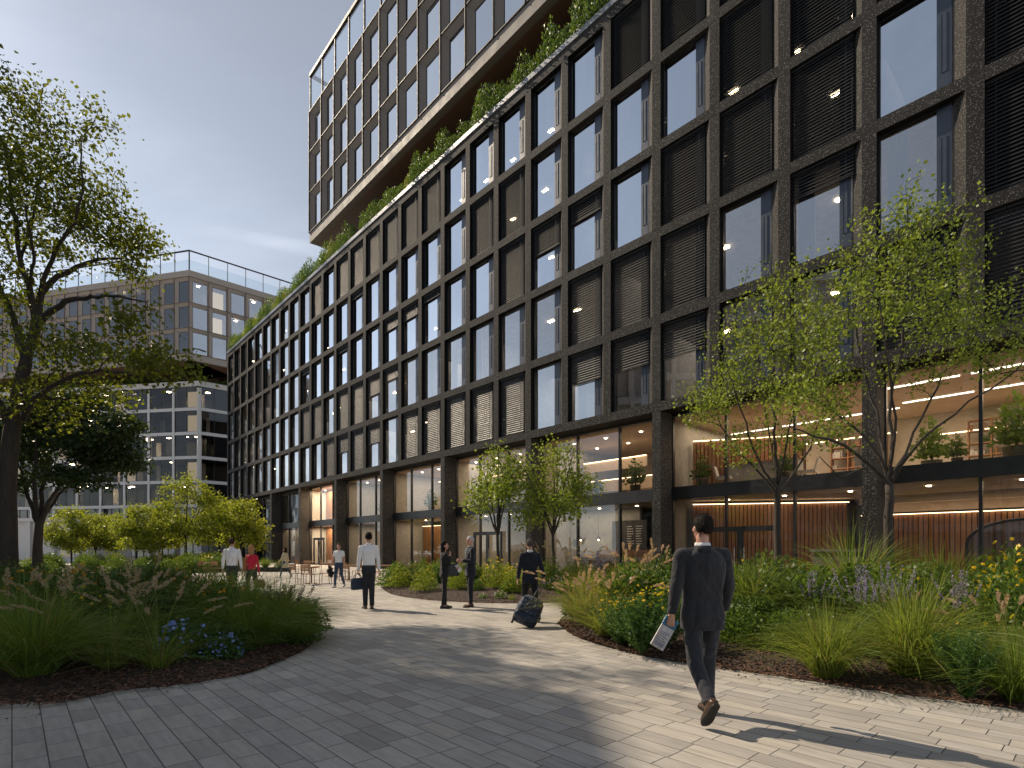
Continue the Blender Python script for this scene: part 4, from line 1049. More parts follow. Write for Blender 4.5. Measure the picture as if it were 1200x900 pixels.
w_, l_ = small_tree(583, 20.0, 512, 44, 31, 260, Ln=.10, Wd=.038, trunk_r=.07, low=.40, nleaf=19)
put_tree('young_tree', 'small light-crowned tree in the middle bed right of the grey-haired man', (P(583, 0, 20)[0], 20, 0), w_, l_, BARK, TL, group=None)
w_, l_ = small_tree(648, 19.5, 511, 54, 32, 300, Ln=.10, Wd=.038, trunk_r=.065, low=.42, nleaf=19)
put_tree('young_tree', 'small light-crowned tree in the middle bed above the man with the wheeled bag', (P(648, 0, 19.5)[0], 19.5, 0), w_, l_, BARK, TL)
# the row of sunlit trees in the back bed
kinds = []
for sd, (tp, hw) in enumerate(((588, 33), (545, 48))):
    w_, l_ = small_tree(160, 40, tp, hw, 50 + sd, 210 + 110 * sd, fork=.3, nleaf=28, Ln=.16, Wd=.06, trunk_r=.075, low=.30, sig=.26); kinds.append((w_, l_))
rowt = [(160, 40, 0, 1.0, 'sunlit yellow-green young tree with a bare trunk, nearest in the back bed'), (218, 42, 1, .98, 'tallest of the sunlit yellow-green trees in the back bed, left of the couple'),
        (84, 43, 0, 1.0, 'leftmost of the sunlit yellow-green trees, beside the dark tree'), (112, 47, 0, .95, 'smaller sunlit tree second from the left in the back bed'),
        (190, 48, 0, 1.02, 'sunlit yellow-green tree half hidden behind the tallest one'), (282, 44, 0, 1.15, 'sunlit young tree directly behind the walking couple'), (258, 47, 0, 1.2, 'sunlit young tree left of the walking couple, half behind the tallest tree'),
        (136, 50, 0, .95, 'sunlit yellow-green tree farthest back between its two leftmost neighbours')]
srcs = [None, None]
for i, (px, Y, kd, sc, lab) in enumerate(rowt):
    loc = ((px - 600) / F * Y, Y, .0)
    if srcs[kd] is None: srcs[kd] = put_tree('young_tree', lab, loc, *kinds[kd], BARK, TLY, 'sunlit young trees in the back bed', 0, sc)
    else: copy_tree_obj(srcs[kd], lab, loc, 1.3 * i, sc, 'sunlit young trees in the back bed')
# the big tree at the left edge
X0, q = ipx(9, 16.0, 650)
gd = [[(*q(8, 700), .28), (*q(9, 640), .235), (*q(9, 560), .215), (*q(14, 505), .2), (*q(24, 450), .17), (*q(30, 425), .155)],
      [(*q(30, 425), .11), (*q(44, 382, -.3), .10), (*q(58, 366, -.7), .085), (*q(76, 353, -1.2), .07), (*q(107, 347, -1.9), .05), (*q(140, 347, -2.4), .03), (*q(172, 354, -2.8), .012)],
      [(*q(30, 425), .13), (*q(42, 378, .3), .115), (*q(48, 344, .6), .095), (*q(67, 324, .9), .08), (*q(89, 313, 1.1), .065), (*q(115, 304, 1.3), .05), (*q(142, 303, 1.4), .035), (*q(162, 289, 1.5), .024), (*q(182, 270, 1.5), .012)],
      [(*q(42, 378, .3), .09), (*q(34, 333, .2), .08), (*q(24, 305, 0), .065), (*q(20, 270, -.2), .05), (*q(12, 225, -.4), .035), (*q(8, 170, -.5), .015)],
      [(*q(48, 344, .6), .07), (*q(56, 315, .2), .06), (*q(70, 285, -.3), .05), (*q(88, 262, -.7), .04), (*q(97, 225, -1), .028), (*q(95, 165, -1.1), .012)],
      [(*q(30, 425), .09), (*q(16, 372, .5), .08), (*q(2, 342, .9), .065), (*q(-20, 300, 1.4), .05), (*q(-45, 240, 1.8), .025)],
      [(*q(24, 450), .085), (*q(28, 490, -.6), .08), (*q(41, 466, -1.0), .065), (*q(66, 450, -1.4), .055), (*q(88, 440, -1.7), .045), (*q(116, 434, -2.0), .035), (*q(146, 437, -2.2), .026), (*q(176, 446, -2.4), .018), (*q(206, 448, -2.5), .010)],
      [(*q(41, 466, -1.0), .04), (*q(76, 468, -.6), .032), (*q(104, 462, -.3), .022), (*q(135, 454, 0), .010)],
      [(*q(14, 505), .10), (*q(-12, 450, -.5), .08), (*q(-50, 400, -1), .05), (*q(-90, 350, -1.3), .025)],
      [(*q(24, 305, 0), .04), (*q(40, 250, .5), .03), (*q(48, 200, .8), .02), (*q(45, 135, 1), .01)],
      [(*q(34, 333, .2), .05), (*q(10, 290, 1.5), .04), (*q(-10, 230, 2.3), .02)],
      [(*q(34, 340, .2), .05), (*q(40, 300, -1.5), .04), (*q(30, 240, -2.4), .02)]]
env = [(*q(25, 150, 0), 1.6, 2.2, 1.6, 2.6), (*q(70, 195, -.4), 1.5, 2.0, 1.4, 2.4), (*q(15, 230, 0), 2.0, 2.4, 1.6, 3.0), (*q(105, 245, .3), 1.3, 1.8, .9, 2.0), (*q(150, 275, .9), 1.0, 1.2, .55, 1.2), (*q(60, 275, 0), 1.7, 2.2, .9, 1.8),
       (*q(175, 285, 1.4), .6, .8, .4, .55), (*q(-40, 220, 1), 2.2, 2.5, 2.2, 3.0), (*q(-60, 340, 0), 2.2, 2.4, 1.8, 2.4), (*q(5, 330, 0), 1.2, 2, .9, 1.0), (*q(150, 318, 1.2), .9, .8, .32, .6),
       (*q(130, 410, -2), 1.5, 1.1, .42, 1.25), (*q(190, 425, -2.4), .95, .9, .45, 1.0), (*q(75, 400, -1.2), 1.4, 1.4, .6, .9), (*q(100, 455, -.6), 1.6, 1.3, .5, 1.0), (*q(20, 430, .6), 1.6, 1.4, 1.0, 1.1), (*q(150, 375, -2.4), 1.0, .8, .3, .6), (*q(105, 130, -1), .7, .8, .6, .4), (*q(45, 480, 0), 1.4, 1.2, .5, .8), (*q(8, 100, 0), .8, 1.0, .5, .5)]
w_, l_ = tree(gd, env, 1250, 7, nleaf=18, Ln=.11, Wd=.04, sig=.2, tipr=.006, shell=.42)
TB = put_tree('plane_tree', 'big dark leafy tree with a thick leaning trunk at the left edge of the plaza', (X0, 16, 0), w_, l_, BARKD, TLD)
# the low dark tree behind it
X0, q = ipx(45, 22.0, 655)
gd = [[(*q(45, 675), .2), (*q(44, 640), .16), (*q(46, 615), .14)],
      [(*q(46, 615), .1), (*q(56, 590, -.3), .08), (*q(75, 565, -.7), .055), (*q(105, 540, -1), .03), (*q(135, 520, -1.2), .012)],
      [(*q(45, 615), .09), (*q(36, 590, .3), .075), (*q(26, 560, .8), .05), (*q(15, 520, 1), .02)], [(*q(46, 612), .09), (*q(50, 570, .5), .07), (*q(60, 530, .9), .045), (*q(70, 490, 1), .02)],
      [(*q(45, 612), .08), (*q(40, 565, -.4), .06), (*q(42, 520, -.9), .04), (*q(40, 480, -1.1), .02)], [(*q(46, 612), .08), (*q(68, 580, .8), .06), (*q(95, 555, 1.4), .035), (*q(120, 530, 1.7), .015)]]
env = [(*q(60, 495, 0), 2.0, 2.2, .95, 3), (*q(110, 520, -.4), 1.6, 1.8, .8, 2.6), (*q(20, 520, 0), 1.7, 2, 1.0, 2.4), (*q(140, 540, .2), .9, 1.2, .5, 1.2), (*q(85, 560, -.8), 1.5, 1, .4, 1.2), (*q(95, 470, .5), 1.2, 1.4, .5, 1.2), (*q(0, 560, 0), 1.2, 1.4, .6, 1), (*q(145, 500, .3), .8, 1, .5, .8)]
w_, l_ = tree(gd, env, 620, 8, nleaf=38, Ln=.13, Wd=.052, sig=.22, tipr=.006)
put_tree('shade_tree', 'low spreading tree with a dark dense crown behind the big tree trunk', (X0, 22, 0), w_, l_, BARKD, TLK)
# ================================================================== planting
PR = {}
def proto(key, mats, fn, seed):
    nm = NM(); fn(nm, np.random.default_rng(seed)); PR[key] = (nm.arrays(), mats)
PM = {}
def pmesh(key):
    if key not in PM: (v, f, m), mats = PR[key]; PM[key] = np_mesh(key, v, f, m, mats)
    return PM[key]
# grasses
for s_ in (0, 1):
    proto('green_grass%d' % s_, [GG, STRAW], lambda nm, r: grass(nm, 900, .95, .80, .0036, r, 0, .12, .4, 7, .05), 100 + s_)
    proto('bright_grass%d' % s_, [GGL, STRAW], lambda nm, r: grass(nm, 950, .92, .72, .0035, r, 0, .12, .42, 7, .05), 110 + s_)
    def fg(nm, r): grass(nm, 620, .8, .68, .0035, r, 0, .1, .42, 7, .18, 1); plumes(nm, 15, 1.15, .8, r, 1, 2, .22, .017)
    proto('fountain_grass%d' % s_, [GG, STRAW, PLUME], fg, 120 + s_)
    def fp(nm, r): grass(nm, 620, .8, .62, .0034, r, 0, .12, .4, 7, .22, 1); plumes(nm, 15, .92, .62, r, 1, 2, .17, .013)
    proto('rosy_grass%d' % s_, [GGL, STRAW, PINKP], fp, 130 + s_)
def sparse(nm, r): grass(nm, 190, .85, .72, .0045, r, 0, .1, .42, 7, .25, 1); plumes(nm, 13, 1.2, .75, r, 0, 2, .24, .017)
proto('plume_grass', [GG, STRAW, PLUME], sparse, 140)
proto('fine_grass', [GG, STRAW], lambda nm, r: grass(nm, 560, 1.2, .85, .0046, r, 0, .14, .38, 8, .12), 141)
# shrubs and flowers
for s_ in (0, 1, 2):
    proto('leafy_shrub%d' % s_, [GM], lambda nm, r: shrub(nm, 1500, .55, .85, .06, .02, r, 0), 200 + s_)
    proto('dark_shrub%d' % s_, [GD], lambda nm, r: shrub(nm, 1600, .6, .9, .065, .022, r, 0), 210 + s_)
    def fl(c, mg):
        def g_(nm, r):
            shrub(nm, 1500, .5, .8, .05, .014, r, 0, up=.8); p, d = dome(60, .52, .52, .84, r, .08); p = p[d[:, 2] > .05]; p[:, 2] += r.uniform(.0, .09, len(p)); flowers(nm, p, .030, r, 1, 6, 2)
        return g_
    proto('yellow_flowers%d' % s_, [GL, YEL, ORA], fl(0, 0), 220 + s_)
    proto('orange_flowers%d' % s_, [GB, ORA, BRN], fl(0, 0), 230 + s_)
    proto('gold_flowers%d' % s_, [GM, YEL, ORA], fl(0, 0), 240 + s_)
def wispy(nm, r):
    n = 150; az = r.uniform(0, 2 * np.pi, n); ln_ = r.uniform(0, .5, n); k = 6; t = np.linspace(0, 1, k)[None]; h = r.uniform(.45, .85, n)
    Pp = np.stack([(ln_[:, None] * t) * np.cos(az)[:, None], (ln_[:, None] * t) * np.sin(az)[:, None], h[:, None] * t], -1)
    nm.add(*strips(Pp, np.full((n, k), .003), r), 0)
    s = r.uniform(.25, 1, (n, 26, 1)); pos = Pp[:, :1] + (Pp[:, -1:] - Pp[:, :1]) * s
    nm.add(*leaves(pos.reshape(-1, 3), .05, .011, r, .25), 0)
    e = Pp[:, -1][h > .70]; flowers(nm, e + r.normal(0, .03, e.shape), .024, r, 1, 6, 2)
proto('wispy_yellow', [GB, YEL, ORA], wispy, 250)
def wispy2(nm, r):
    n = 90; az = r.uniform(0, 2 * np.pi, n); ln_ = r.uniform(.05, .42, n); k = 6; t = np.linspace(0, 1, k)[None]; h = r.uniform(.45, .8, n)
    Pp = np.stack([(ln_[:, None] * t) * np.cos(az)[:, None], (ln_[:, None] * t) * np.sin(az)[:, None], h[:, None] * t], -1)
    nm.add(*strips(Pp, np.full((n, k), .0035), r), 0)
    s = r.uniform(.08, 1, (n, 60, 1)); pos = Pp[:, :1] + (Pp[:, -1:] - Pp[:, :1]) * s
    nm.add(*leaves(pos.reshape(-1, 3), .055, .007, r, .4), 0)
proto('feathery_shrub', [GB], wispy2, 251)
def blue(nm, r):
    shrub(nm, 900, .42, .5, .05, .014, r, 0, up=.8); p, d = dome(110, .42, .42, .55, r, .1); p = p[d[:, 2] > .0]; p[:, 2] += .03; flowers(nm, p, .03, r, 1, 7, 2)
proto('blue_flowers', [GB, BLU, YEL], blue, 252)
def whitef(nm, r):
    shrub(nm, 900, .4, .42, .05, .016, r, 0); p, d = dome(120, .42, .42, .46, r, .08); p = p[d[:, 2] > .1]; flowers(nm, p, .03, r, 1, 5)
proto('white_flowers', [GM, WHI], whitef, 253)
def lav(nm, r): shrub(nm, 700, .35, .4, .05, .01, r, 0, up=1); spikes(nm, 17, .85, .5, r, 0, 1, .36, 60, .018)
proto('purple_spikes', [GB, PUR], lav, 254)
def seedh(nm, r): shrub(nm, 300, .25, .35, .045, .014, r, 0); spikes(nm, 16, .75, .4, r, 1, 1, .22, 60, .02)
proto('seed_stalks', [GM, BRN], seedh, 255)
def lime(nm, r): shrub(nm, 1700, .5, .7, .045, .012, r, 0, up=1.0); p, d = dome(70, .5, .5, .74, r, .08); p = p[d[:, 2] > .2]; flowers(nm, p, .02, r, 1, 5)
proto('lime_perennial', [GL, YEL], lime, 256)

def plant(key, name, cat, px, Y, label, bed, sc=1.0, sz=None, rz=None, group=None):
    x = (px - 600) / F * Y; z, _ = bed.z_at(x, Y)
    o = link(name, pmesh(key), None, (x, Y, z), random.uniform(0, 6.28) if rz is None else rz)
    sz = sz if sz else sc
    if 'plume' in key or 'fountain' in key: sc *= 1.35; sz *= .92
    elif 'rosy' in key: sc *= 1.45; sz *= 1.15
    elif 'grass' in key: sc *= 1.68; sz *= 1.5
    o.scale = (sc, sc, sz); tag(o, label, cat, group); return o
def stuff(name, bed, items):
    """items: (prototype, u, v, scale, height scale) -> one mesh"""
    vs_, fs_, ms_, mats, n = [], [], [], [], 0
    for key, u, v, sc, sz in items:
        (pv, pf, pm_), pmats = PR[key]
        if hasattr(bed, 'at'): x, y, z = bed.at(u, v)
        else: x, y, z = u, v, 0
        a = random.uniform(0, 6.28); c, s = math.cos(a), math.sin(a)
        w = np.empty_like(pv); w[:, 0] = (pv[:, 0] * c - pv[:, 1] * s) * sc + x; w[:, 1] = (pv[:, 0] * s + pv[:, 1] * c) * sc + y; w[:, 2] = pv[:, 2] * sz + z
        mp = []
        for m_ in pmats:
            if m_ not in mats: mats.append(m_)
            mp.append(mats.index(m_))
        vs_.append(w); fs_.append(pf + n); ms_.append(np.array(mp)[pm_]); n += len(pv)
    o = link(name, np_mesh(name, np.concatenate(vs_), np.concatenate(fs_), np.concatenate(ms_), mats)); tag(o, kind='stuff'); return o
U = random.uniform
# ---- left bed: the front row, each plant by itself
plant('green_grass0', 'grass_clump', 'grass clump', 40, 6.55, 'broad arching green grass clump at the lower left corner, shaded, on bark mulch', BED_L, .95, .92)
plant('fountain_grass0', 'grass_clump', 'grass clump', 78, 7.3, 'tawny-plumed grass standing just behind the broad clump at the lower left corner', BED_L, .95, 1.0)
plant('fountain_grass1', 'grass_clump', 'grass clump', 12, 7.5, 'plumed grass at the very left edge behind the broad green clump', BED_L, 1.0, 1.0)
plant('plume_grass', 'grass_clump', 'grass clump', 132, 6.9, 'sparse upright grass with tall pale plumes, left of the blue flowers', BED_L, 1.0, .98)
plant('plume_grass', 'grass_clump', 'grass clump', 186, 6.9, 'sparse plumed grass standing in front of the blue flowers', BED_L, .95, .9, 2.2)
plant('fountain_grass0', 'grass_clump', 'grass clump', 165, 7.9, 'plumed grass behind the blue flowers, between two sparse grasses', BED_L, .8, 1.05, 3)
plant('blue_flowers', 'aster_plant', 'flowering plant', 214, 7.35, 'blue-flowered plant left of its twin, behind the sparse plumed grass', BED_L, 1.0, 1.1, 1)
plant('blue_flowers', 'aster_plant', 'flowering plant', 262, 7.35, 'blue-flowered plant nearer the paving, at the foot of the big grass mound', BED_L, .75, .72, 4)
plant('fine_grass', 'grass_clump', 'grass clump', 272, 8.9, 'tall dense green grass mound in front of the walking couple', BED_L, .95, .66)
plant('green_grass1', 'grass_clump', 'grass clump', 318, 8.8, 'dense green grass on the tip of the left bed beside the paving', BED_L, .85, .72)
plant('fine_grass', 'grass_clump', 'grass clump', 232, 9.9, 'tall green grass left of the couple, behind the blue flowers', BED_L, .95, .68, 2)
plant('green_grass0', 'grass_clump', 'grass clump', 290, 8.1, 'low spreading grass at the front foot of the big grass mound', BED_L, .72, .6, 3.3)
plant('seed_stalks', 'seed_plant', 'plant', 338, 9.0, 'dry brown seed stalks on the tip of the left bed', BED_L, 1.0, .95)
plant('lime_perennial', 'low_plant', 'plant', 350, 9.15, 'small bright green plant at the outermost tip of the left bed', BED_L, .42, .4)
plant('leafy_shrub0', 'low_plant', 'plant', 322, 8.35, 'leafy green plant low beside the paving at the tip of the left bed', BED_L, .5, .45)
it = []
for _ in range(56):
    v = U(.3, .72); u = U(.05, .66); it.append((random.choice(('orange_flowers0', 'orange_flowers1', 'orange_flowers2', 'dark_shrub0', 'gold_flowers1', 'dark_shrub2', 'dark_shrub1')), u, v, U(.9, 1.25), U(.95, 1.22)))
for _ in range(24): it.append((random.choice(('dark_shrub0', 'dark_shrub1', 'green_grass1')), U(.3, .9), U(.12, .34), U(.5, .7), U(.4, .6)))
for _ in range(20): it.append((random.choice(('green_grass0', 'dark_shrub1', 'leafy_shrub0', 'green_grass1')), U(.0, .3), U(.1, .5), U(.8, 1.2), U(.7, 1.0)))
stuff('flowering_perennials', BED_L, it)
it = []
for _ in range(46): it.append((random.choice(('gold_flowers0', 'gold_flowers2', 'orange_flowers1', 'lime_perennial', 'gold_flowers1', 'leafy_shrub1')), U(.02, .66), U(.7, .95), U(.8, 1.2), U(.8, 1.05)))
for _ in range(13): it.append((random.choice(('fine_grass', 'green_grass0', 'green_grass1')), U(.6, .93), U(.3, .9), U(.8, 1.05), U(.45, .68)))
for _ in range(22): it.append((random.choice(('leafy_shrub0', 'leafy_shrub2', 'dark_shrub1', 'seed_stalks', 'orange_flowers1', 'feathery_shrub')), U(.6, .95), U(.25, .85), U(.5, .85), U(.5, .78)))
stuff('meadow_planting', BED_L, it)
# ---- back bed
it = []
for _ in range(95): it.append((random.choice(('lime_perennial', 'leafy_shrub0', 'leafy_shrub1', 'gold_flowers0', 'leafy_shrub2', 'yellow_flowers1')), U(.02, .99), U(.06, .95), U(1.1, 1.9), U(.9, 1.5)))
stuff('low_shrubs', BED_B, it)
for i, (px, Y, s) in enumerate(((168, 33.5, 1.5), (196, 34, 1.4), (228, 35.2, 1.3))):
    plant('leafy_shrub%d' % i, 'round_shrub', 'shrub', px, Y, ('round green shrub at the front of the back bed, left of two like it', 'round green shrub at the front of the back bed between two like it', 'round green shrub at the front right end of the back bed by the chairs')[i], BED_B, s, s * .95)
# ---- middle bed
M_ = [('lime_perennial', 470, 20.0, 1.3, 1.15, 'lime_shrub', 'shrub', 'bright lime-green shrub at the left end of the middle bed'), ('lime_perennial', 497, 18.4, 1.25, 1.2, 'lime_shrub', 'shrub', 'bright lime-green shrub just left of the dark-haired woman'),
      ('lime_perennial', 536, 18.3, 1.0, 1.2, 'lime_shrub', 'shrub', 'lime-green shrub seen between the talking woman and man'), ('yellow_flowers0', 580, 18.2, 1.2, 1.35, 'flowering_shrub', 'shrub', 'broad yellow-flowered green shrub right of the grey-haired man'),
      ('yellow_flowers1', 601, 17.4, 1.0, 1.1, 'flowering_shrub', 'shrub', 'yellow-flowered shrub close left of the man with the wheeled bag'), ('white_flowers', 587, 16.4, .62, .62, 'white_flowered_plant', 'flowering plant', 'low white-flowered plant at the front of the middle bed'),
      ('white_flowers', 566, 16.5, .5, .45, 'white_flowered_plant', 'flowering plant', 'small pale plant at the edge beside the grey-haired man'), ('lime_perennial', 600, 16.1, .3, .28, 'low_plant', 'plant', 'tiny green tuft alone on the mulch of the middle bed'),
      ('white_flowers', 655, 17.6, 1.0, 1.0, 'white_flowered_plant', 'flowering plant', 'pale pink-white flowering plant right of the man with the wheeled bag'), ('purple_spikes', 702, 17.8, 1.3, 1.35, 'purple_flowered_plant', 'flowering plant', 'hazy purple-flowered plant at the right end of the middle bed'),
      ('fountain_grass1', 670, 18.4, 1.1, 1.35, 'grass_clump', 'grass clump', 'plumed grass behind the pale pink-white flowers in the middle bed'), ('bright_grass1', 690, 16.6, .8, .8, 'grass_clump', 'grass clump', 'bright yellow-green grass dome at the right end of the middle bed'),
      ('fountain_grass0', 640, 19.2, 1.1, 1.3, 'grass_clump', 'grass clump', 'blond plumed grass by the man with the wheeled bag, behind his head')]
for k, px, Y, sc, sz, n_, c_, lab in M_: plant(k, n_, c_, px, Y, lab, BED_M, sc, sz)
it = []
for _ in range(60): it.append((random.choice(('lime_perennial', 'yellow_flowers0', 'yellow_flowers1', 'gold_flowers1', 'leafy_shrub0', 'leafy_shrub2', 'yellow_flowers2', 'dark_shrub0')), U(.03, .98), U(.34, .9), U(.8, 1.2), U(.85, 1.2)))
for _ in range(12): it.append(('leafy_shrub1', U(.2, .98), U(.24, .4), U(.5, .7), U(.4, .6)))
stuff('flowering_perennials', BED_M, it)
# ---- right bed, the front row
R_ = [('rosy_grass0', 686, 10.3, 1.0, .92, 'grass_clump', 'grass clump', 'rosy-plumed grass on the left tip of the right bed'), ('rosy_grass1', 712, 9.2, 1.0, .9, 'grass_clump', 'grass clump', 'rosy-plumed grass next to the yellow-flowered plant, nearest the paving'),
      ('rosy_grass1', 735, 10.8, 1.0, 1.05, 'grass_clump', 'grass clump', 'rosy-plumed grass behind the yellow-flowered plant'), ('rosy_grass0', 768, 11.2, .95, 1.1, 'grass_clump', 'grass clump', 'rosy-plumed grass directly left of the suited man, at the back'),
      ('white_flowers', 690, 10.9, .5, .5, 'white_flowered_plant', 'flowering plant', 'small pale flowers among the rosy grasses'),
      ('wispy_yellow', 752, 7.95, 1.15, 1.05, 'yellow_flowered_plant', 'flowering plant', 'wispy blue-green yellow-flowered plant left of the suited man'), ('wispy_yellow', 779, 8.2, 1.05, 1.1, 'yellow_flowered_plant', 'flowering plant', 'yellow-flowered wispy plant touching the suited man at his left'),
      ('wispy_yellow', 728, 8.6, 1.0, .85, 'yellow_flowered_plant', 'flowering plant', 'wispy yellow-flowered plant beside the rosy grass, left of two like it'),
      ('bright_grass0', 882, 9.2, .78, .82, 'grass_clump', 'grass clump', 'bright grass clump right behind the suited man, on open mulch'), ('bright_grass1', 968, 6.5, .68, .78, 'grass_clump', 'grass clump', 'dense bright grass clump leaning over the paving, left of a larger one'),
      ('bright_grass0', 1066, 6.5, .88, 1.02, 'grass_clump', 'grass clump', 'largest bright grass clump at the front of the right bed'), ('feathery_shrub', 1133, 5.6, .78, .86, 'feathery_shrub', 'shrub', 'feathery grey-green shrub low at the paving edge on the right'),
      ('green_grass1', 1192, 5.5, .55, .6, 'grass_clump', 'grass clump', 'small green grass tuft at the right edge of the picture'),
      ('fine_grass', 1000, 10.9, 1.05, 1.05, 'grass_clump', 'grass clump', 'tall bright arching grass left of the nearest tree trunk'), ('green_grass0', 1105, 10.8, 1.15, 1.12, 'grass_clump', 'grass clump', 'tall green grass right of the nearest tree trunk, in front of the arched frame'),
      ('purple_spikes', 1012, 8.0, .8, 1.1, 'purple_flowered_plant', 'flowering plant', 'purple flower spikes in the middle of the right bed, left group'), ('purple_spikes', 1040, 8.2, .8, 1.15, 'purple_flowered_plant', 'flowering plant', 'purple flower spikes just below the nearest tree trunk'),
      ('purple_spikes', 950, 8.7, .7, .9, 'purple_flowered_plant', 'flowering plant', 'low purple flower spikes between two bright grass clumps'), ('purple_spikes', 1128, 7.6, .75, 1.1, 'purple_flowered_plant', 'flowering plant', 'purple flower spikes left of the tall yellow-flowered shrub'),
      ('gold_flowers0', 1172, 7.1, 1.0, 1.62, 'flowering_shrub', 'shrub', 'tall yellow-flowered shrub at the right edge, front one'), ('gold_flowers1', 1205, 7.8, 1.1, 1.75, 'flowering_shrub', 'shrub', 'tall yellow-flowered shrub cut by the right edge of the picture'),
      ('gold_flowers2', 1180, 9.2, 1.2, 1.75, 'flowering_shrub', 'shrub', 'tall yellow-flowered shrub behind the two at the right edge'),
      ('rosy_grass1', 1176, 6.2, .7, .82, 'grass_clump', 'grass clump', 'pinkish plumed grass below the tall yellow-flowered shrub'),
      ('gold_flowers2', 866, 11.4, 1.15, 1.2, 'flowering_shrub', 'shrub', 'yellow-flowered shrub just right of the suited man, before the door'), ('yellow_flowers0', 898, 11.8, 1.1, 1.15, 'flowering_shrub', 'shrub', 'yellow-flowered shrub at the foot of the tree before the lit lobby')]
for k, px, Y, sc, sz, n_, c_, lab in R_: plant(k, n_, c_, px, Y, lab, BED_R, sc, sz)
it = []
for _ in range(86): it.append((random.choice(('leafy_shrub0', 'leafy_shrub1', 'leafy_shrub2', 'dark_shrub1', 'gold_flowers0', 'leafy_shrub1', 'dark_shrub2')), U(.3, .97), U(.34, .84), U(.95, 1.25), U(.95, 1.25)))
for _ in range(44): it.append((random.choice(('leafy_shrub0', 'dark_shrub1', 'leafy_shrub2', 'feathery_shrub', 'leafy_shrub1')), U(.42, .97), U(.18, .40), U(.6, .9), U(.55, .85)))
for _ in range(22): it.append((random.choice(('gold_flowers1', 'rosy_grass0', 'lime_perennial', 'yellow_flowers2')), U(.1, .42), U(.4, .85), U(.6, .9), U(.6, .95)))
for _ in range(10): it.append((random.choice(('rosy_grass1', 'green_grass1')), U(.72, .95), U(.2, .34), U(.5, .6), U(.5, .7)))
stuff('leafy_perennials', BED_R, it)
# loose bark on the mulch and litter at the paving edge
def chips(bed, n, v1, seed, name='bark_chips'):
    r = np.random.default_rng(seed); ps = []
    for _ in range(n):
        u = r.uniform(0, 1); v = v1 * r.uniform(0, 1) ** 1.3; x, y, z = bed.at(u, v); ps.append((x, y, z + .022 + (0 if v > .02 else .005)))
    ps = np.array(ps); nm = NM()
    d = r.normal(size=(n, 3)); d[:, 2] *= .25; d = unit(d); s = unit(np.cross(d, np.array([0, 0, 1.0]) + r.normal(0, .3, (n, 3)))); l = r.uniform(.015, .05, (n, 1)); w = r.uniform(.004, .012, (n, 1)); up = np.cross(s, d) * .004
    v = np.stack([ps - d * l - s * w, ps + d * l - s * w * .7, ps + d * l * .9 + s * w + up, ps - d * l * .8 + s * w + up], 1).reshape(-1, 3)
    nm.add(v, np.arange(n * 4).reshape(-1, 4)); o = link(name, nm.mesh(name, leafmat('bark chip', (.03, .015, .010), (.17, .09, .055), .02, .8))); tag(o, kind='stuff')
chips(BED_L, 5200, .26, 1); chips(BED_R, 6500, .3, 2); chips(BED_M, 2500, .3, 3)
def litter(n, seed):
    r = np.random.default_rng(seed); ps = []
    for _ in range(n):
        b = (BED_L, BED_R, BED_R)[r.integers(3)]; x, y, z = b.at(r.uniform(.1, .95), 0); a = abs(r.normal(0, .3)); ps.append((x + r.normal(0, .1), y - a - .03, .006))
    nm = NM(); nm.add(*leaves(np.array(ps), .035, .012, r, 0)); v, f, m = nm.arrays(); v[:, 2] = np.abs(v[:, 2] - .006) * .5 + .004
    o = link('fallen_leaves', np_mesh('fallen_leaves', v, f, m, [leafmat('fallen leaf', (.06, .04, .02), (.2, .13, .05), .1)])); tag(o, kind='stuff')
litter(160, 5)

# ---- shrubs along the two roof edges
rr = random.Random(4)
hl = 'leafy green shrub in the planter along the long stone roof edge'
i = 0; s = .55
while s < 3.75:
    for row in (0,):
        xl_ = -s * D0; y_ = .35 + rr.uniform(0, .3)
        if rr.random() < .93:
            k = rr.choice(('leafy_shrub0', 'leafy_shrub1', 'leafy_shrub2', 'lime_perennial'))
            wx = MAIN.matrix_basis if False else None
            cx = NX * D0 + math.cos(ANG) * xl_ - math.sin(ANG) * y_; cy = NY * D0 + math.sin(ANG) * xl_ + math.cos(ANG) * y_
            o = link('roof_shrub', pmesh(k), None, (cx, cy, ZB[5] + .8), rr.uniform(0, 6)); sc = rr.uniform(1.3, 2.0); o.scale = (sc, sc, sc * rr.uniform(1.1, 1.75)); tag(o, hl, 'shrub', 'shrubs along the roof edge')
    s += .052
it = []
for _ in range(40):
    a = U(-40, 14); 
    if a < 0: x, y = CX + bx + .985 * a, CY + by - .17 * a
    else: x, y = CX + bx + NX * a, CY + by + NY * a
    it.append((random.choice(('dark_shrub0', 'leafy_shrub1')), x - .2, y + 1.4, U(2, 3), U(1.6, 3)))
o = stuff('terrace_planting', None, it); o.location.z = BZ + 5 * BH + .05
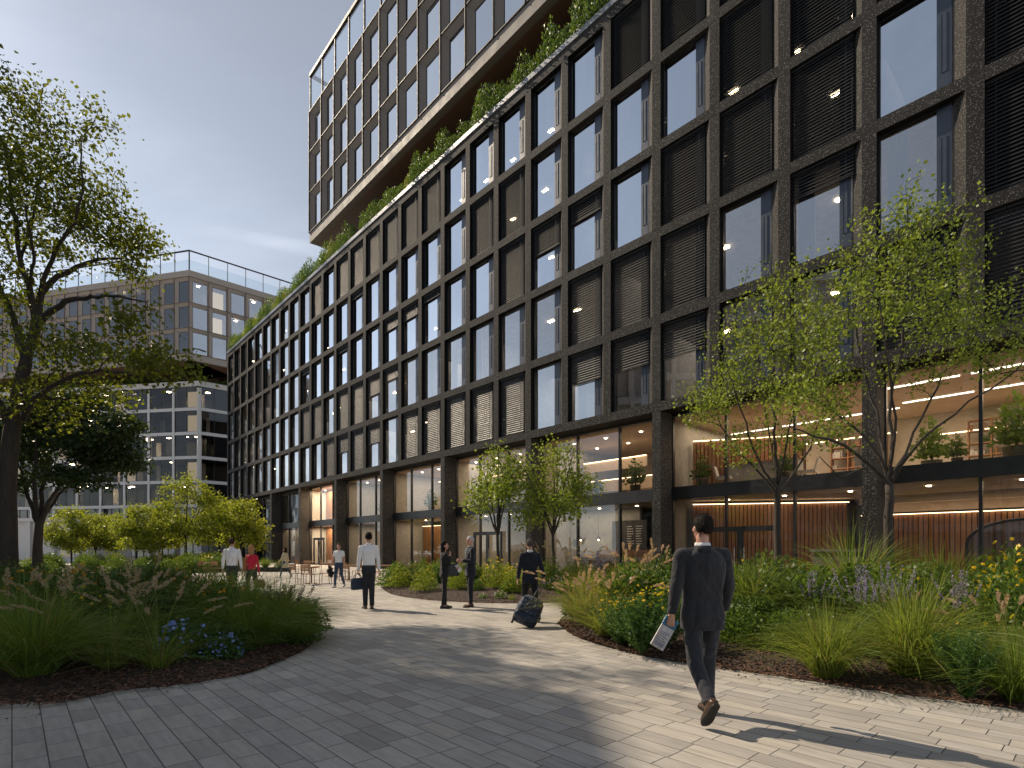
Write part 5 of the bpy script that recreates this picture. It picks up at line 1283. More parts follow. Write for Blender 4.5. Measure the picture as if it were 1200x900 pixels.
# ================================================================== people
def blend(name, mb, voxel, m, parent, it=4, fac=.5):
    me = mb.mesh('tmp', m if isinstance(m, (list, tuple)) else [m])
    o = bpy.data.objects.new('tmp', me); COL.objects.link(o)
    r = o.modifiers.new('r', 'REMESH'); r.mode = 'VOXEL'; r.voxel_size = voxel; r.use_smooth_shade = True
    s = o.modifiers.new('s', 'SMOOTH'); s.factor = fac; s.iterations = it
    dg = bpy.context.evaluated_depsgraph_get(); ev = o.evaluated_get(dg)
    nm = bpy.data.meshes.new_from_object(ev); nm.name = name
    bpy.data.objects.remove(o); bpy.data.meshes.remove(me)
    if not nm.materials: nm.materials.append(m)
    return link(name, nm, parent) if name else nm
def cap(mb, a, b, ra, rb, n=12):
    a, b = Vector(a), Vector(b); d = (b - a); L_ = d.length; d = d / max(L_, 1e-6)
    pts, rr_ = [], []
    for t in (-.98, -.8, -.45): pts.append(a + d * ra * t); rr_.append(ra * math.sqrt(1 - t * t))
    pts.append(a); rr_.append(ra); pts.append(b); rr_.append(rb)
    for t in (.45, .8, .98): pts.append(b + d * rb * t); rr_.append(rb * math.sqrt(1 - t * t))
    mb.tube(pts, rr_, n)
def loft(mb, rings, n=24, ex=2.5, M_=None):
    out = []
    for z, hw, hd, yo in rings:
        r = []
        for q in range(n):
            t = 2 * math.pi * q / n; c, s = math.cos(t), math.sin(t)
            p = Vector((hw * math.copysign(abs(c) ** (2 / ex), c), yo + hd * math.copysign(abs(s) ** (2 / ex), s), z))
            r.append(M_ @ p if M_ is not None else p)
        out.append(r)
    mb.ring(out)
SKIN = mat('skin', (.50, .27, .19), .5, 0, .12, scale=20)
def cloth(name, c, rough=.8, var=.12):
    key = 'cloth ' + name
    if key in MATS: return MATS[key]
    t = NT(key); co = t.n('ShaderNodeTexCoord').outputs['Object']
    n1 = t.n('ShaderNodeTexNoise', {'Vector': t.n('ShaderNodeMapping', {'Vector': co, 'Scale': (7, 7, 5), 'Rotation': (.5, .3, 0)}).outputs[0], 'Scale': 1.0, 'Detail': 2.0, 'Distortion': .35}).outputs[0]
    n2 = t.n('ShaderNodeTexNoise', {'Vector': co, 'Scale': 350.0, 'Detail': 2.0}).outputs[0]
    h = t.math('ADD', t.math('MULTIPLY', n1, 1.0), t.math('MULTIPLY', n2, .03))
    bp = t.n('ShaderNodeBump', {'Height': h, 'Strength': .9, 'Distance': .08}).outputs[0]
    cc = t.mix(n2, [k * (1 - var) for k in c], [k * (1 + var) for k in c])
    b = t.n('ShaderNodeBsdfPrincipled', {'Base Color': cc, 'Roughness': rough, 'Normal': bp, 'Sheen Weight': .15, 'Specular IOR Level': .25})
    MATS[key] = t.surf(b.outputs[0]); return MATS[key]
def hairmat(name, c):
    return mat('hair ' + name, c, .75, 0, .35, spec=.2, scale=60, stretch=(1, 1, .25), bump=.6, bscale=90)
SOLE = mat('shoe sole', (.015, .013, .012), .7)
EYEM = mat('eye', (.03, .02, .015), .2)
def hand(mb, w, d, pn, ts, k, curl=.55, grip=False):
    """w wrist, d along the hand, pn palm normal (towards the palm), ts thumb side"""
    w, d, pn, ts = Vector(w), Vector(d).normalized(), Vector(pn), Vector(ts)
    pn = (pn - d * pn.dot(d)).normalized(); ts = (ts - d * ts.dot(d) - pn * ts.dot(pn)).normalized()
    pe = w + d * .085 * k
    for s_ in (-.028, -.010, .010, .026): cap(mb, w + ts * s_ * .6 * k + d * .01 * k, pe + ts * s_ * k, .015 * k, .0125 * k, 8)
    cu = 1.15 if grip else curl
    for s_, ln in ((-.032, .058), (-.011, .074), (.011, .080), (.032, .072)):
        p = pe + ts * s_ * k; dd = d
        for j, f in enumerate((.45, .32, .23)):
            a = cu * (.55 + .35 * j); c, s = math.cos(a), math.sin(a)
            dd = (dd * c + pn * s).normalized() if grip or j else (dd * math.cos(a * .6) + pn * math.sin(a * .6)).normalized()
            q = p + dd * ln * f * k; cap(mb, p, q, .0088 * k, .0082 * k, 8); p = q
    b = w + d * .025 * k + ts * .026 * k; t1 = b + (d * .55 + ts * .7 + pn * .35).normalized() * .045 * k; t2 = t1 + (d * .85 + ts * .1 + pn * .5).normalized() * .034 * k
    cap(mb, b, t1, .0135 * k, .0105 * k, 8); cap(mb, t1, t2, .0105 * k, .009 * k, 8)
def figure(label, loc, heading, H, legs, arms, look, head=(0, 0), fem=False, vox=.0085, hands=((0, 0), (0, 0)), twist=0):
    """legs: (hip pitch, knee, foot pitch) left then right; arms: (upper dir, fore dir) left then right; left is -x"""
    k = H / 1.8; e = empty('person', label, 'person', (loc[0], loc[1], 0), math.radians(heading))
    sw = .87 if fem else look.get('wide', 1.0); ww = .84 if fem else look.get('wide', 1.0)
    hz_ = .93; J = {}
    lo = 9
    for s_, (hp, kn, fp) in zip((-1, 1), legs):
        hp, kn, fp = map(math.radians, (hp, kn, fp))
        h = Vector((s_ * look.get('stance', .09), 0, hz_)); n = h + Vector((s_ * .005, math.sin(hp), -math.cos(hp))) * .43
        an = n + Vector((s_ * .0, math.sin(hp - kn), -math.cos(hp - kn))) * .415
        f = Vector((s_ * .10, math.cos(fp), -math.sin(fp))).normalized(); u = Vector((0, math.sin(fp), math.cos(fp)))
        J[s_] = (h, n, an, f, u)
        for q in (an - u * .085 - f * .07, an - u * .085 + f * .20): lo = min(lo, q.z)
    dz = Vector((0, 0, -lo))
    for s_ in (-1, 1): h, n, an, f, u = J[s_]; J[s_] = (h + dz, n + dz, an + dz, f, u)
    Z = -lo
    S = lambda p: Vector(p) * k
    def up(p): return S(Vector(p) + dz)
    hm = Matrix.Rotation(math.radians(head[0]), 4, 'Z') @ Matrix.Rotation(math.radians(head[1]), 4, 'X')
    hc = Vector((0, .0, 1.56))
    def hd(p): return S(hc + (hm @ (Vector(p) - hc)) + dz)
    hr = hm.to_3x3()
    R3 = lambda r: tuple(q * k for q in r)
    wr = {}
    body = MB()
    # torso, neck
    loft(body, [((z + Z) * k, w * k * ww, d * k, y * k) for z, w, d, y in ((.86, .13, .09, 0), (1.0, .13, .085, 0), (1.15, .135, .085, 0), (1.3, .155, .095, 0), (1.42, .15, .08, -.005), (1.49, .07, .06, -.01))])
    cap(body, up((0, -.012, 1.46)), hd((0, -.005, 1.60)), .057 * k * sw, .052 * k * sw)
    # head with a face
    body.ell(hd((0, -.012, 1.715)), R3((.074, .092, .09)), hr, 20, 14); body.ell(hd((0, .028, 1.655)), R3((.058, .062, .082)), hr, 18, 12)
    body.ell(hd((0, .055, 1.604)), R3((.034, .03, .024)), hr); body.ell(hd((0, .068, 1.725)), R3((.05, .022, .02)), hr)
    cap(body, hd((0, .086, 1.70)), hd((0, .106, 1.662)), .010 * k, .015 * k, 8); body.ell(hd((0, .086, 1.628)), R3((.024, .012, .009)), hr)
    for s_ in (-1, 1):
        body.ell(hd((s_ * .077, -.004, 1.672)), R3((.013, .021, .034)), hr); body.ell(hd((s_ * .035, .066, 1.668)), R3((.024, .02, .02)), hr)
    # limbs
    for s_, (ud, fd), (grip, roll) in zip((-1, 1), arms, hands):
        sh = Vector((s_ * .18 * sw, -.01, 1.44)) + dz; el = sh + Vector(ud).normalized() * .285; w = el + Vector(fd).normalized() * .245
        cap(body, S(sh), S(el), .046 * k * sw, .038 * k * sw); cap(body, S(el), S(w), .040 * k * sw, .027 * k * sw)
        d = Vector(fd).normalized(); inw = Vector((-s_, 0, 0)); fwd = Vector((0, 1, 0))
        if roll: inw = Matrix.Rotation(math.radians(roll), 3, d) @ inw; fwd = Matrix.Rotation(math.radians(roll), 3, d) @ fwd
        hand(body, S(w), d, inw, fwd, k * (.92 if fem else 1), grip=bool(grip))
        wr[s_] = (sh, el, w, d)
    for s_ in (-1, 1):
        h, n, an, f, u = J[s_]; cap(body, S(h), S(n), .07 * k, .048 * k); cap(body, S(n), S(an), .047 * k, .034 * k); cap(body, S(an), S(an + f * .12 - u * .05), .033 * k, .022 * k)
    blend('body', body, vox * .75, look.get('skin', SKIN), e, 3)
    # trousers / skirt
    tr = MB(); hipw = 1.03 if fem else 1.0
    loft(tr, [((z + Z) * k, w * k * hipw * ww ** .5, d * k, y * k) for z, w, d, y in ((.84, .165, .118, -.008), (.92, .17, .125, -.015), (.99, .158, .112, -.006), (1.035, .150, .104, 0))])
    fl = look.get('leg', 1.0)
    for s_ in (-1, 1):
        h, n, an, f, u = J[s_]; en = n.lerp(an, .93)
        cap(tr, S(h + Vector((0, -.01, -.02))), S(n), .088 * k, .066 * k * fl, 16)
        tr.tube([S(n + (h - n) * .05), S(n), S(n.lerp(an, .3)), S(n.lerp(an, .7)), S(en), S(n.lerp(an, 1.0) + f * .012)], [.064 * k * fl, .066 * k * fl, .062 * k * fl, .055 * k * fl, .054 * k * fl, .057 * k * fl], 16)
    blend('trousers', tr, vox, look['trousers'], e, 4)
    # upper garment
    tp = MB(); jk = look.get('jacket', True); hem = look.get('hem', .79 if jk else .985)
    a = 1.0 if jk else .90
    rings = [(hem, .182 if jk else .158, .13 if jk else .112, -.006), (.92, .182, .132, -.008), (1.03, .166, .116, 0), (1.13, .166, .114, .0), (1.26, .184, .124, .0), (1.36, .194, .124, -.004), (1.43, .178, .104, -.01), (1.475, .125, .08, -.014), (1.515, .066, .062, -.014)]
    if look.get('flare'): rings[0] = (hem, .215, .165, 0)
    rings = [r for r in rings if r[0] >= hem]
    if rings[0][0] != hem: rings = [(hem, .162 if not jk else .182, .114 if not jk else .13, -.004)] + rings
    rings = [rings[0]] + [r for r in rings[1:] if r[0] > hem + .02]
    loft(tp, [((z + Z) * k, w * k * ww * a, d * k * a, y * k) for z, w, d, y in rings], 28)
    if fem:
        for s_ in (-1, 1): tp.ell(up((s_ * .075, .085, 1.28)), R3((.062, .05, .06)))
    sl_ = look.get('sleeve', 1.0)
    for s_ in (-1, 1):
        sh, el, w, d = wr[s_]; j = 1.0 if jk else .88
        cap(tp, up((s_ * .08 * sw, -.012, 1.465)), S(sh), .052 * k, .064 * k * j * sw, 14)
        if sl_ > .6:
            cap(tp, S(sh), S(el), .066 * k * j * sw, .053 * k * j * sw, 14)
            tp.tube([S(el + (sh - el) * .04), S(el), S(el.lerp(w, .5)), S(el.lerp(w, .97))], [.052 * k * j * sw, .053 * k * j * sw, .048 * k * j * sw, .041 * k * j * sw], 14)
        else: tp.tube([S(sh), S(sh.lerp(el, .3)), S(sh.lerp(el, .62))], [.066 * k * j, .062 * k * j, .060 * k * j], 14)
    blend(look.get('top_name', 'jacket' if jk else 'shirt'), tp, vox, look['top'], e, 4)
    # collar, hair, shoes
    if look.get('collar'):
        cb_ = MB(); loft(cb_, [((z + Z) * k, w * k * sw, d * k, y * k) for z, w, d, y in ((1.505, .066, .066, -.014), (1.535, .063, .062, -.010), (1.556, .060, .058, -.006))]); cb_.obj('shirt_collar', look['collar'], e, smooth=True)
    if look.get('lapel'):
        cb_ = MB(); loft(cb_, [((z + Z) * k, w * k, d * k, y * k) for z, w, d, y in ((1.475, .098, .083, -.02), (1.51, .076, .074, -.020), (1.53, .070, .069, -.019))]); cb_.obj('jacket_collar', look['top'], e, smooth=True)
    if look.get('hood'):
        cb_ = MB(); cb_.ell(up((0, -.10, 1.45)), R3((.12, .055, .075))); cb_.ell(up((-.10, -.05, 1.49)), R3((.05, .075, .045))); cb_.ell(up((.10, -.05, 1.49)), R3((.05, .075, .045))); blend('hood', cb_, .012, look['top'], e, 3)
    if look.get('front'):
        cb_ = MB(); cb_.ell(up((0, .088, 1.36)), R3((.036, .045, .15))); cb_.obj('shirt_front', look['front'], e, smooth=True)
    if look.get('belt'):
        cb_ = MB(); loft(cb_, [((z + Z) * k, w * k, d * k, 0) for z, w, d in ((.985, .168, .12), (1.02, .164, .116))]); cb_.obj('belt', look['belt'], e, smooth=True)
    rg = random.Random(int(H * 1000) + int(loc[0] * 10)); hb = MB(); N_, V_ = 26, 18; rows = []
    for aa in range(1, V_):
        ph = math.pi * aa / V_; row = []
        for q in range(N_):
            th = 2 * math.pi * q / N_; j = 1 + rg.uniform(-.02, .035)
            row.append(Vector((.081 * math.sin(ph) * math.cos(th) * j, -.016 + .099 * math.sin(ph) * math.sin(th) * j, 1.714 - .101 * math.cos(ph) * j)))
        rows.append(row)
    for r_ in range(len(rows) - 1):
        for q in range(N_):
            qq = (q + 1) % N_; ps = [rows[r_][q], rows[r_][qq], rows[r_ + 1][qq], rows[r_ + 1][q]]; c = sum(ps, Vector()) / 4
            face = (c.y > .035 and c.z < 1.752) or (c.y > -.012 and c.z < 1.69) or c.z < 1.632 + .02 * abs(c.x) / .08
            if not face: hb.face([hd(p) for p in ps])
    hb.face([hd(p) for p in rows[-1]])
    for _ in range(520):
        a_ = rg.randrange(2, V_ - 2); p = rows[a_][rg.randrange(N_)]
        if (p.y > .03 and p.z < 1.76) or (p.y > -.02 and p.z < 1.70) or p.z < 1.645: continue
        nrm = (p - Vector((0, -.016, 1.714))).normalized(); dn = Vector((rg.uniform(-.5, .5), -.5 + rg.uniform(-.3, .3), -.9 if p.z < 1.76 else rg.uniform(-.4, .2))); dn = (dn - nrm * dn.dot(nrm) * .8).normalized()
        sd = nrm.cross(dn).normalized() * .0028; ln_ = rg.uniform(.018, .036); b0 = p + nrm * .001
        hb.face([hd(b0 - sd), hd(b0 + sd), hd(b0 + dn * ln_ + nrm * .005)])
    if look.get('long'):
        L2 = look['long']; hb.ell(hd((0, -.065, 1.66 - L2 * .45)), R3((.082, .045, .10 + L2 * .5))); hb.ell(hd((-.06, -.03, 1.64 - L2 * .3)), R3((.03, .05, .09 + L2 * .3))); hb.ell(hd((.06, -.03, 1.64 - L2 * .3)), R3((.03, .05, .09 + L2 * .3)))
    hb.obj('hair', look['hair'], e, smooth=True)
    for s_ in (-1, 1):
        eb = MB(); eb.ell(hd((s_ * .033, .080, 1.688)), R3((.011, .008, .0075)), hr, 10, 7); eb.obj('eye', EYEM, e, smooth=True)
        h, n, an, f, u = J[s_]; r_ = f.cross(u).normalized(); sb = MB(); so_ = MB(); st = []
        for t, w, hh in ((-.074, .022, .05), (-.066, .034, .075), (-.04, .038, .10), (0, .038, .105), (.045, .040, .085), (.10, .047, .06), (.15, .047, .05), (.185, .036, .042), (.205, .018, .03)):
            ring = []
            for q in range(14):
                th = 2 * math.pi * q / 14; c, s = math.cos(th), math.sin(th)
                y_ = max(0, .5 + .5 * s) ** .8 * hh if s > -.6 else 0
                ring.append(S(an - u * .083 + f * t + r_ * w * c * (1 if s < .2 else 1 - .35 * s) + u * (y_ + .001)))
            st.append(ring)
        sb.ring(st); so = sb.obj('shoe', look['shoes'], e, smooth=True)
        pts = [(-.078, .022), (-.06, .037), (0, .040), (.05, .040), (.10, .050), (.155, .050), (.19, .038), (.21, .018)]
        pl_ = [S(an - u * .085 + f * t + r_ * w) for t, w in pts] + [S(an - u * .085 + f * t - r_ * w) for t, w in pts[::-1]]
        n_ = len(pl_); i = len(so_.v); so_.v += [tuple(p) for p in pl_] + [tuple(p + u * .012 * k) for p in pl_]
        so_.f += [tuple(range(i, i + n_)), tuple(range(i + n_, i + 2 * n_))[::-1]] + [(i + q, i + n_ + q, i + n_ + (q + 1) % n_, i + (q + 1) % n_) for q in range(n_)]; so_.m += [0] * (n_ + 2)
        he = MB(); hq = [an - u * .104 - f * .074 - r_ * .03, an - u * .104 - f * .015 - r_ * .034, an - u * .104 - f * .015 + r_ * .034, an - u * .104 - f * .074 + r_ * .03]
        so_.obj('sole', SOLE, so)
    M4 = e.matrix_basis if False else Matrix.Translation((loc[0], loc[1], 0)) @ Matrix.Rotation(math.radians(heading), 4, 'Z')
    hp_ = {s_: M4 @ S(wr[s_][2] + wr[s_][3] * .085) for s_ in (-1, 1)}
    return e, hp_, M4
C = lambda *a: cloth(*a)
SUIT = C('charcoal suit', (.022, .0235, .029)); SUIT2 = C('navy suit', (.012, .014, .022)); BLK = C('black wool', (.010, .010, .012)); WHT = C('white shirt', (.74, .73, .74)); TEE = C('white tee', (.74, .74, .75))
RED = C('crimson knit', (.50, .018, .045)); JEAN = C('blue jeans', (.035, .06, .11)); SAND = C('sand coat', (.50, .42, .29)); DARKT = C('dark trousers', (.020, .022, .028)); TIE = C('grey shirt', (.42, .44, .47))
LEA = mat('brown shoe leather', (.07, .038, .022), .4, 0, .2); LEAB = mat('black shoe leather', (.015, .014, .014), .4, 0, .2); TAN = mat('tan leather', (.25, .12, .05), .45, 0, .2); WSH = mat('white trainer', (.6, .6, .6), .6)
H_DK = hairmat('dark', (.008, .0055, .004)); H_BR = hairmat('brown', (.045, .026, .015)); H_GR = hairmat('silver', (.48, .47, .46)); H_BL = hairmat('blond', (.36, .20, .09)); H_SG = hairmat('grey brown', (.09, .075, .065))
def at(px, Y): return ((px - 600) / F * Y, Y)
# 1 the man in the charcoal suit
p1, hp1, M1 = figure('man in a charcoal suit and brown shoes walking past, magazine in his left hand', (1.76, 5.08), 3, 1.87, ((-9, 42, 52), (13, 14, -1)),
    (((-.20, -.06, -1), (-.12, .10, -1)), ((.22, .12, -1), (.0, .40, -.9))),
    dict(top=SUIT, trousers=C('slate trousers', (.026, .029, .038)), hair=H_DK, shoes=LEA, collar=WHT, lapel=True, leg=1.05, wide=1.06), head=(9, 2), vox=.0072, hands=((1, -60), (0, 0)))
# 2, 3 the couple
figure('man in a white shirt and dark trousers walking away beside a woman in red', at(272, 16.0), 4, 1.86, ((16, 8, 0), (-14, 14, 18)), (((-.24, .04, -1), (-.10, .12, -1)), ((.24, -.08, -1), (.12, .0, -1))),
    dict(top=WHT, jacket=False, trousers=DARKT, hair=H_BR, shoes=LEAB, collar=WHT, belt=LEAB))
p3, hp3, M3 = figure('blond woman in a crimson top walking away, a brown handbag in her right hand', at(295, 16.1), -3, 1.65, ((-12, 14, 16), (14, 8, 0)), (((-.2, -.05, -1), (-.06, .1, -1)), ((.2, .02, -1), (.10, .08, -1))),
    dict(top=RED, jacket=False, hem=.93, trousers=DARKT, hair=H_BL, shoes=LEAB, long=.10, leg=.9, top_name='jumper'), fem=True, hands=((0, 0), (1, 0)))
# 4 the woman in the sand coat
figure('distant dark-haired woman in a sand-coloured coat walking left past the cafe tables', at(334, 29.0), 75, 1.63, ((20, 6, -6), (-18, 16, 24)), (((-.15, .3, -1), (-.05, .6, -.8)), ((.15, -.2, -1), (.05, .05, -1))),
    dict(top=SAND, hem=.62, flare=True, trousers=JEAN, hair=H_DK, shoes=WSH, long=.12, leg=.85, top_name='coat'), fem=True, vox=.011)
# 5 the man in the t-shirt
p5, hp5, M5 = figure('man in a white t-shirt and jeans walking towards the camera, carrying a dark jacket', at(397, 22.0), 172, 1.77, ((-10, 22, 20), (14, 6, -2)), (((-.22, .1, -1), (-.06, .15, -1)), ((.26, .0, -1), (.14, .25, -1))),
    dict(top=TEE, jacket=False, hem=.90, sleeve=.4, trousers=JEAN, hair=H_BR, shoes=WSH, top_name='t_shirt', leg=.95), hands=((0, 0), (1, 0)))
# 6 the tall man with the briefcase
p6, hp6, M6 = figure('tall man in a white shirt seen from behind, a dark briefcase in his left hand', at(432, 14.15), 22, 1.97, ((5, 3, 0), (-2, 2, 0)), (((-.15, .02, -1), (-.08, .12, -1)), ((.15, -.02, -1), (.06, .08, -1))),
    dict(top=WHT, jacket=False, trousers=DARKT, hair=H_DK, shoes=LEA, collar=WHT, belt=LEAB, leg=1.05, stance=.068), head=(-6, 4), hands=((1, 0), (0, 0)))
# 7, 8 the pair in conversation
p7, hp7, M7 = figure('dark-haired woman in black with one hand at her chin, holding papers, facing an older man', at(521, 14.3), -72, 1.74, ((3, 2, 0), (-3, 3, 0)), (((-.10, .30, -1), (.35, .8, -.25)), ((.04, .40, -1), (-.35, .16, .95))),
    dict(top=BLK, hem=.86, trousers=BLK, hair=H_DK, shoes=LEAB, long=.06, leg=.88), fem=True, head=(-4, 0), hands=((1, 0), (0, 90)))
p8, hp8, M8 = figure('silver-haired man in a dark suit standing and listening, a black bag at his side', at(551, 14.6), 112, 1.88, ((2, 2, 0), (-2, 2, 0)), (((-.14, .12, -1), (.45, .85, .1)), ((.16, .1, -1), (-.4, .85, .05))),
    dict(top=SUIT2, trousers=SUIT2, hair=H_GR, shoes=LEA, collar=TIE, lapel=True, front=TIE), head=(18, -3), hands=((0, 0), (1, 0)))
# 9 the traveller
p9, hp9, M9 = figure('man in a dark hooded blazer walking away, pulling a navy wheeled bag', at(621, 11.75), 16, 1.76, ((14, 10, 0), (-14, 16, 22)), (((-.2, .1, -1), (-.05, .3, -1)), ((.22, -.32, -1), (.12, -.30, -1))),
    dict(top=SUIT2, hem=.82, trousers=BLK, hair=H_SG, shoes=LEAB, collar=WHT, hood=True), head=(-8, 0), hands=((0, 0), (1, 0)))

# ---------------------------------------------------------------- things they carry
def frame_obj(name, label, cat, o, xa, za):
    xa = Vector(xa).normalized(); za = Vector(za); za = (za - xa * za.dot(xa)).normalized(); ya = za.cross(xa)
    e = empty(name, label, cat); e.matrix_basis = Matrix(((xa.x, ya.x, za.x, o[0]), (xa.y, ya.y, za.y, o[1]), (xa.z, ya.z, za.z, o[2]), (0, 0, 0, 1))); return e
h = hp1[-1]
mg = frame_obj('magazine', 'folded magazine with a blue cover band in the suited man\'s left hand', 'magazine', h + Vector((.0, -.03, .02)), (.82, .28, -.50), (.52, .06, .85))
def sheet(x0, x1, z0, z1, t, c=.05, y0=0):
    m = MB(); n = 8
    for i in range(n):
        a, b = i / n, (i + 1) / n; xa_, xb_ = x0 + (x1 - x0) * a, x0 + (x1 - x0) * b; ya_, yb_ = y0 + c * math.sin(a * math.pi), y0 + c * math.sin(b * math.pi)
        m.hexa([(xa_, ya_, z0), (xb_, yb_, z0), (xb_, yb_ + t, z0), (xa_, ya_ + t, z0), (xa_, ya_, z1), (xb_, yb_, z1), (xb_, yb_ + t, z1), (xa_, ya_ + t, z1)])
    return m
sheet(-.075, .075, -.27, -.055, .012).obj('cover', mat('printed paper', (.50, .49, .49), .6, 0, .25, scale=40), mg)
sheet(-.0755, .0755, -.05, .035, .013).obj('blue_band', mat('blue print', (.035, .15, .27), .5, 0, .3, scale=30), mg)
tx_ = MB()
for i, (a, b) in enumerate(((-.05, .05), (-.05, .03), (-.05, .045), (-.05, .02), (-.05, .05))): tx_.box(a, b, -.006, -.003, -.12 - i * .02, -.112 - i * .02)
tx_.box(-.05, .05, -.006, -.003, -.25, -.215)
tx_.obj('print', mat('print ink', (.16, .17, .22), .6), mg)
def bag(name, label, o, w, d, hgt, m, hm_, rz, strap=.14, taper=.82):
    e = empty(name, label, 'bag', (o[0], o[1], o[2] - strap - hgt), rz); b = MB()
    R_ = []
    for z, s in ((0, .9), (.03, 1), (hgt * .5, 1.0), (hgt * .9, taper + .06), (hgt, taper)):
        R_.append([Vector((w / 2 * s * math.copysign(abs(math.cos(t)) ** .35, math.cos(t)), d / 2 * s * math.copysign(abs(math.sin(t)) ** .35, math.sin(t)), z)) for t in [2 * math.pi * (q + .5) / 24 for q in range(24)]])
    b.ring(R_); b.obj('body', m, e, smooth=True)
    for y in (-d * .22, d * .22):
        t = MB(); t.tube([(w * .28 * math.cos(a), y * (1 - math.sin(a) * .6), hgt - .01 + strap * 1.05 * math.sin(a)) for a in [math.pi * i / 10 for i in range(11)]], .009, 7); t.obj('handle', hm_, e, smooth=True)
    f = MB(); f.box(-w * .3, w * .3, -d * .5 - .012, -d * .5 + .01, hgt * .2, hgt * .6); f.obj('pocket', m, e)
    return e
NYL = cloth('navy nylon', (.018, .029, .058), .55); LBK = mat('black leather bag', (.014, .014, .016), .4, 0, .2)
bag('handbag', 'soft brown leather handbag in the right hand of the woman in red', hp3[1] + Vector((0, 0, .01)), .30, .14, .24, TAN, TAN, .4, .13)
bag('briefcase', 'dark blue-black briefcase held by the tall man in the white shirt', hp6[-1] + Vector((0, 0, .01)), .38, .13, .30, NYL, LBK, 1.0, .12, .92)
tag_ = MB()
bag('shoulder_bag', 'black bag hanging at the side of the silver-haired man', hp8[1] + Vector((-.12, -.06, .02)), .36, .13, .32, LBK, LBK, .2, .10, .9)
pp_ = frame_obj('papers', 'folded white papers in the hand of the woman in black', 'papers', hp7[-1] + Vector((.0, -.03, .0)), (.75, -.3, .45), (-.5, -.1, .85)); sheet(-.09, .09, -.12, .08, .006, .02).obj('sheet', mat('white paper', (.7, .69, .66), .7), pp_)
jk = MB(); o = hp5[1]
rg = random.Random(3)
for q in range(9): jk.ell((rg.uniform(-.06, .06), rg.uniform(-.05, .05), -.05 - q * .045), (.07 + .05 * math.sin(q / 8 * math.pi), .06 + .03 * math.sin(q / 8 * 3), .07))
e_ = empty('folded_jacket', 'dark jacket carried over the hand of the man in the t-shirt', 'jacket', o + Vector((-.03, 0, .03))); blend('cloth', jk, .014, BLK, e_, 3)
# the wheeled bag
hb_ = hp9[1]; base = Vector(((612 - 600) / F * 10.75, 10.75, 0))
tb = empty('wheeled_bag', 'navy soft wheeled travel bag tilted on its two wheels behind the traveller', 'suitcase', base); ax = (hb_ - base); L_ = ax.length
zax = ax.normalized(); xax = Vector((.97, .22, 0)); xax = (xax - zax * xax.dot(zax)).normalized(); yax = zax.cross(xax)
tb.matrix_basis = Matrix(((xax.x, yax.x, zax.x, base.x), (xax.y, yax.y, zax.y, base.y), (xax.z, yax.z, zax.z, base.z + .055), (0, 0, 0, 1)))
b = MB(); R_ = []
for z, w, d in ((.02, .17, .10), (.04, .235, .15), (.12, .25, .17), (.34, .25, .175), (.50, .235, .16), (.58, .20, .13), (.60, .15, .09)):
    R_.append([Vector((w * math.copysign(abs(math.cos(t)) ** .5, math.cos(t)), -.10 + d * math.copysign(abs(math.sin(t)) ** .5, math.sin(t)), z)) for t in [2 * math.pi * (q + .5) / 28 for q in range(28)]])
b.ring(R_); b.obj('body', NYL, tb, smooth=True)
f = MB(); f.box(-.17, .17, -.30, -.255, .10, .40); f.box(-.19, .19, -.285, -.262, .44, .455); f.obj('front_pocket', NYL, tb)
f = MB(); f.tube([(-.10, -.275, .08), (-.04, -.315, .30), (-.02, -.24, .56)], .012, 6); f.tube([(.12, -.275, .08), (.10, -.315, .30), (.05, -.24, .56)], .012, 6); f.obj('strap', LBK, tb)
for s_ in (-1, 1):
    w = MB(); w.tube([(s_ * .19, .0, .0), (s_ * .225, .0, .0)], .048, 14); w.obj('wheel', SOLE, tb)
ln = L_ - .055
f = MB()
for s_ in (-1, 1): f.tube([(s_ * .055, .045, .1), (s_ * .05, .03, ln - .02)], .008, 8)
f.tube([(-.06, .03, ln - .015), (.06, .03, ln - .015)], .014, 8); f.obj('pull_handle', mat('handle alloy', (.2, .2, .21), .35, .8), tb)

# ================================================================== cafe tables and chairs
METAL = mat('chair frame', (.20, .10, .05), .45, .3)
def leg(x, y, x1, y1, h): m = MB(); m.tube([(x, y, 0), (x1, y1, h)], .014, 8); return m
st = MB(); 
for i in range(6): st.box(-.215 + i * .073, -.215 + i * .073 + .066, -.21, .21, .44, .462)
bkm = MB()
for z in (.60, .69, .78): bkm.hexa([(-.22, .215, z), (.22, .215, z), (.22, .235, z), (-.22, .235, z), (-.22, .228, z + .075), (.22, .228, z + .075), (.22, .248, z + .075), (-.22, .248, z + .075)])
seat_m, back_m = st.mesh('seat', DWOOD), bkm.mesh('backrest', DWOOD)
lgs = [leg(-.2, -.2, -.19, -.18, .44).mesh('leg', METAL), leg(.2, -.2, .19, -.18, .44).mesh('leg', METAL)]
rl = []
for s_ in (-1, 1): m = MB(); m.tube([(s_ * .2, .24, 0), (s_ * .195, .19, .44), (s_ * .195, .25, .86)], .014, 8); rl.append(m.mesh('leg', METAL))
tt = MB()
for i in range(8): tt.box(-.35 + i * .088, -.35 + i * .088 + .082, -.35, .35, .72, .745)
tt.box(-.3, .3, -.3, -.26, .69, .7195); tt.box(-.3, .3, .26, .3, .69, .7195)
top_m = tt.mesh('tabletop', DWOOD); tb_ = MB(); tb_.tube([(0, 0, .02), (0, 0, .69)], .03, 10); pole_m = tb_.mesh('pedestal', METAL); tb_ = MB(); tb_.tube([(0, 0, 0), (0, 0, .02)], .24, 18); foot_m = tb_.mesh('foot', METAL)
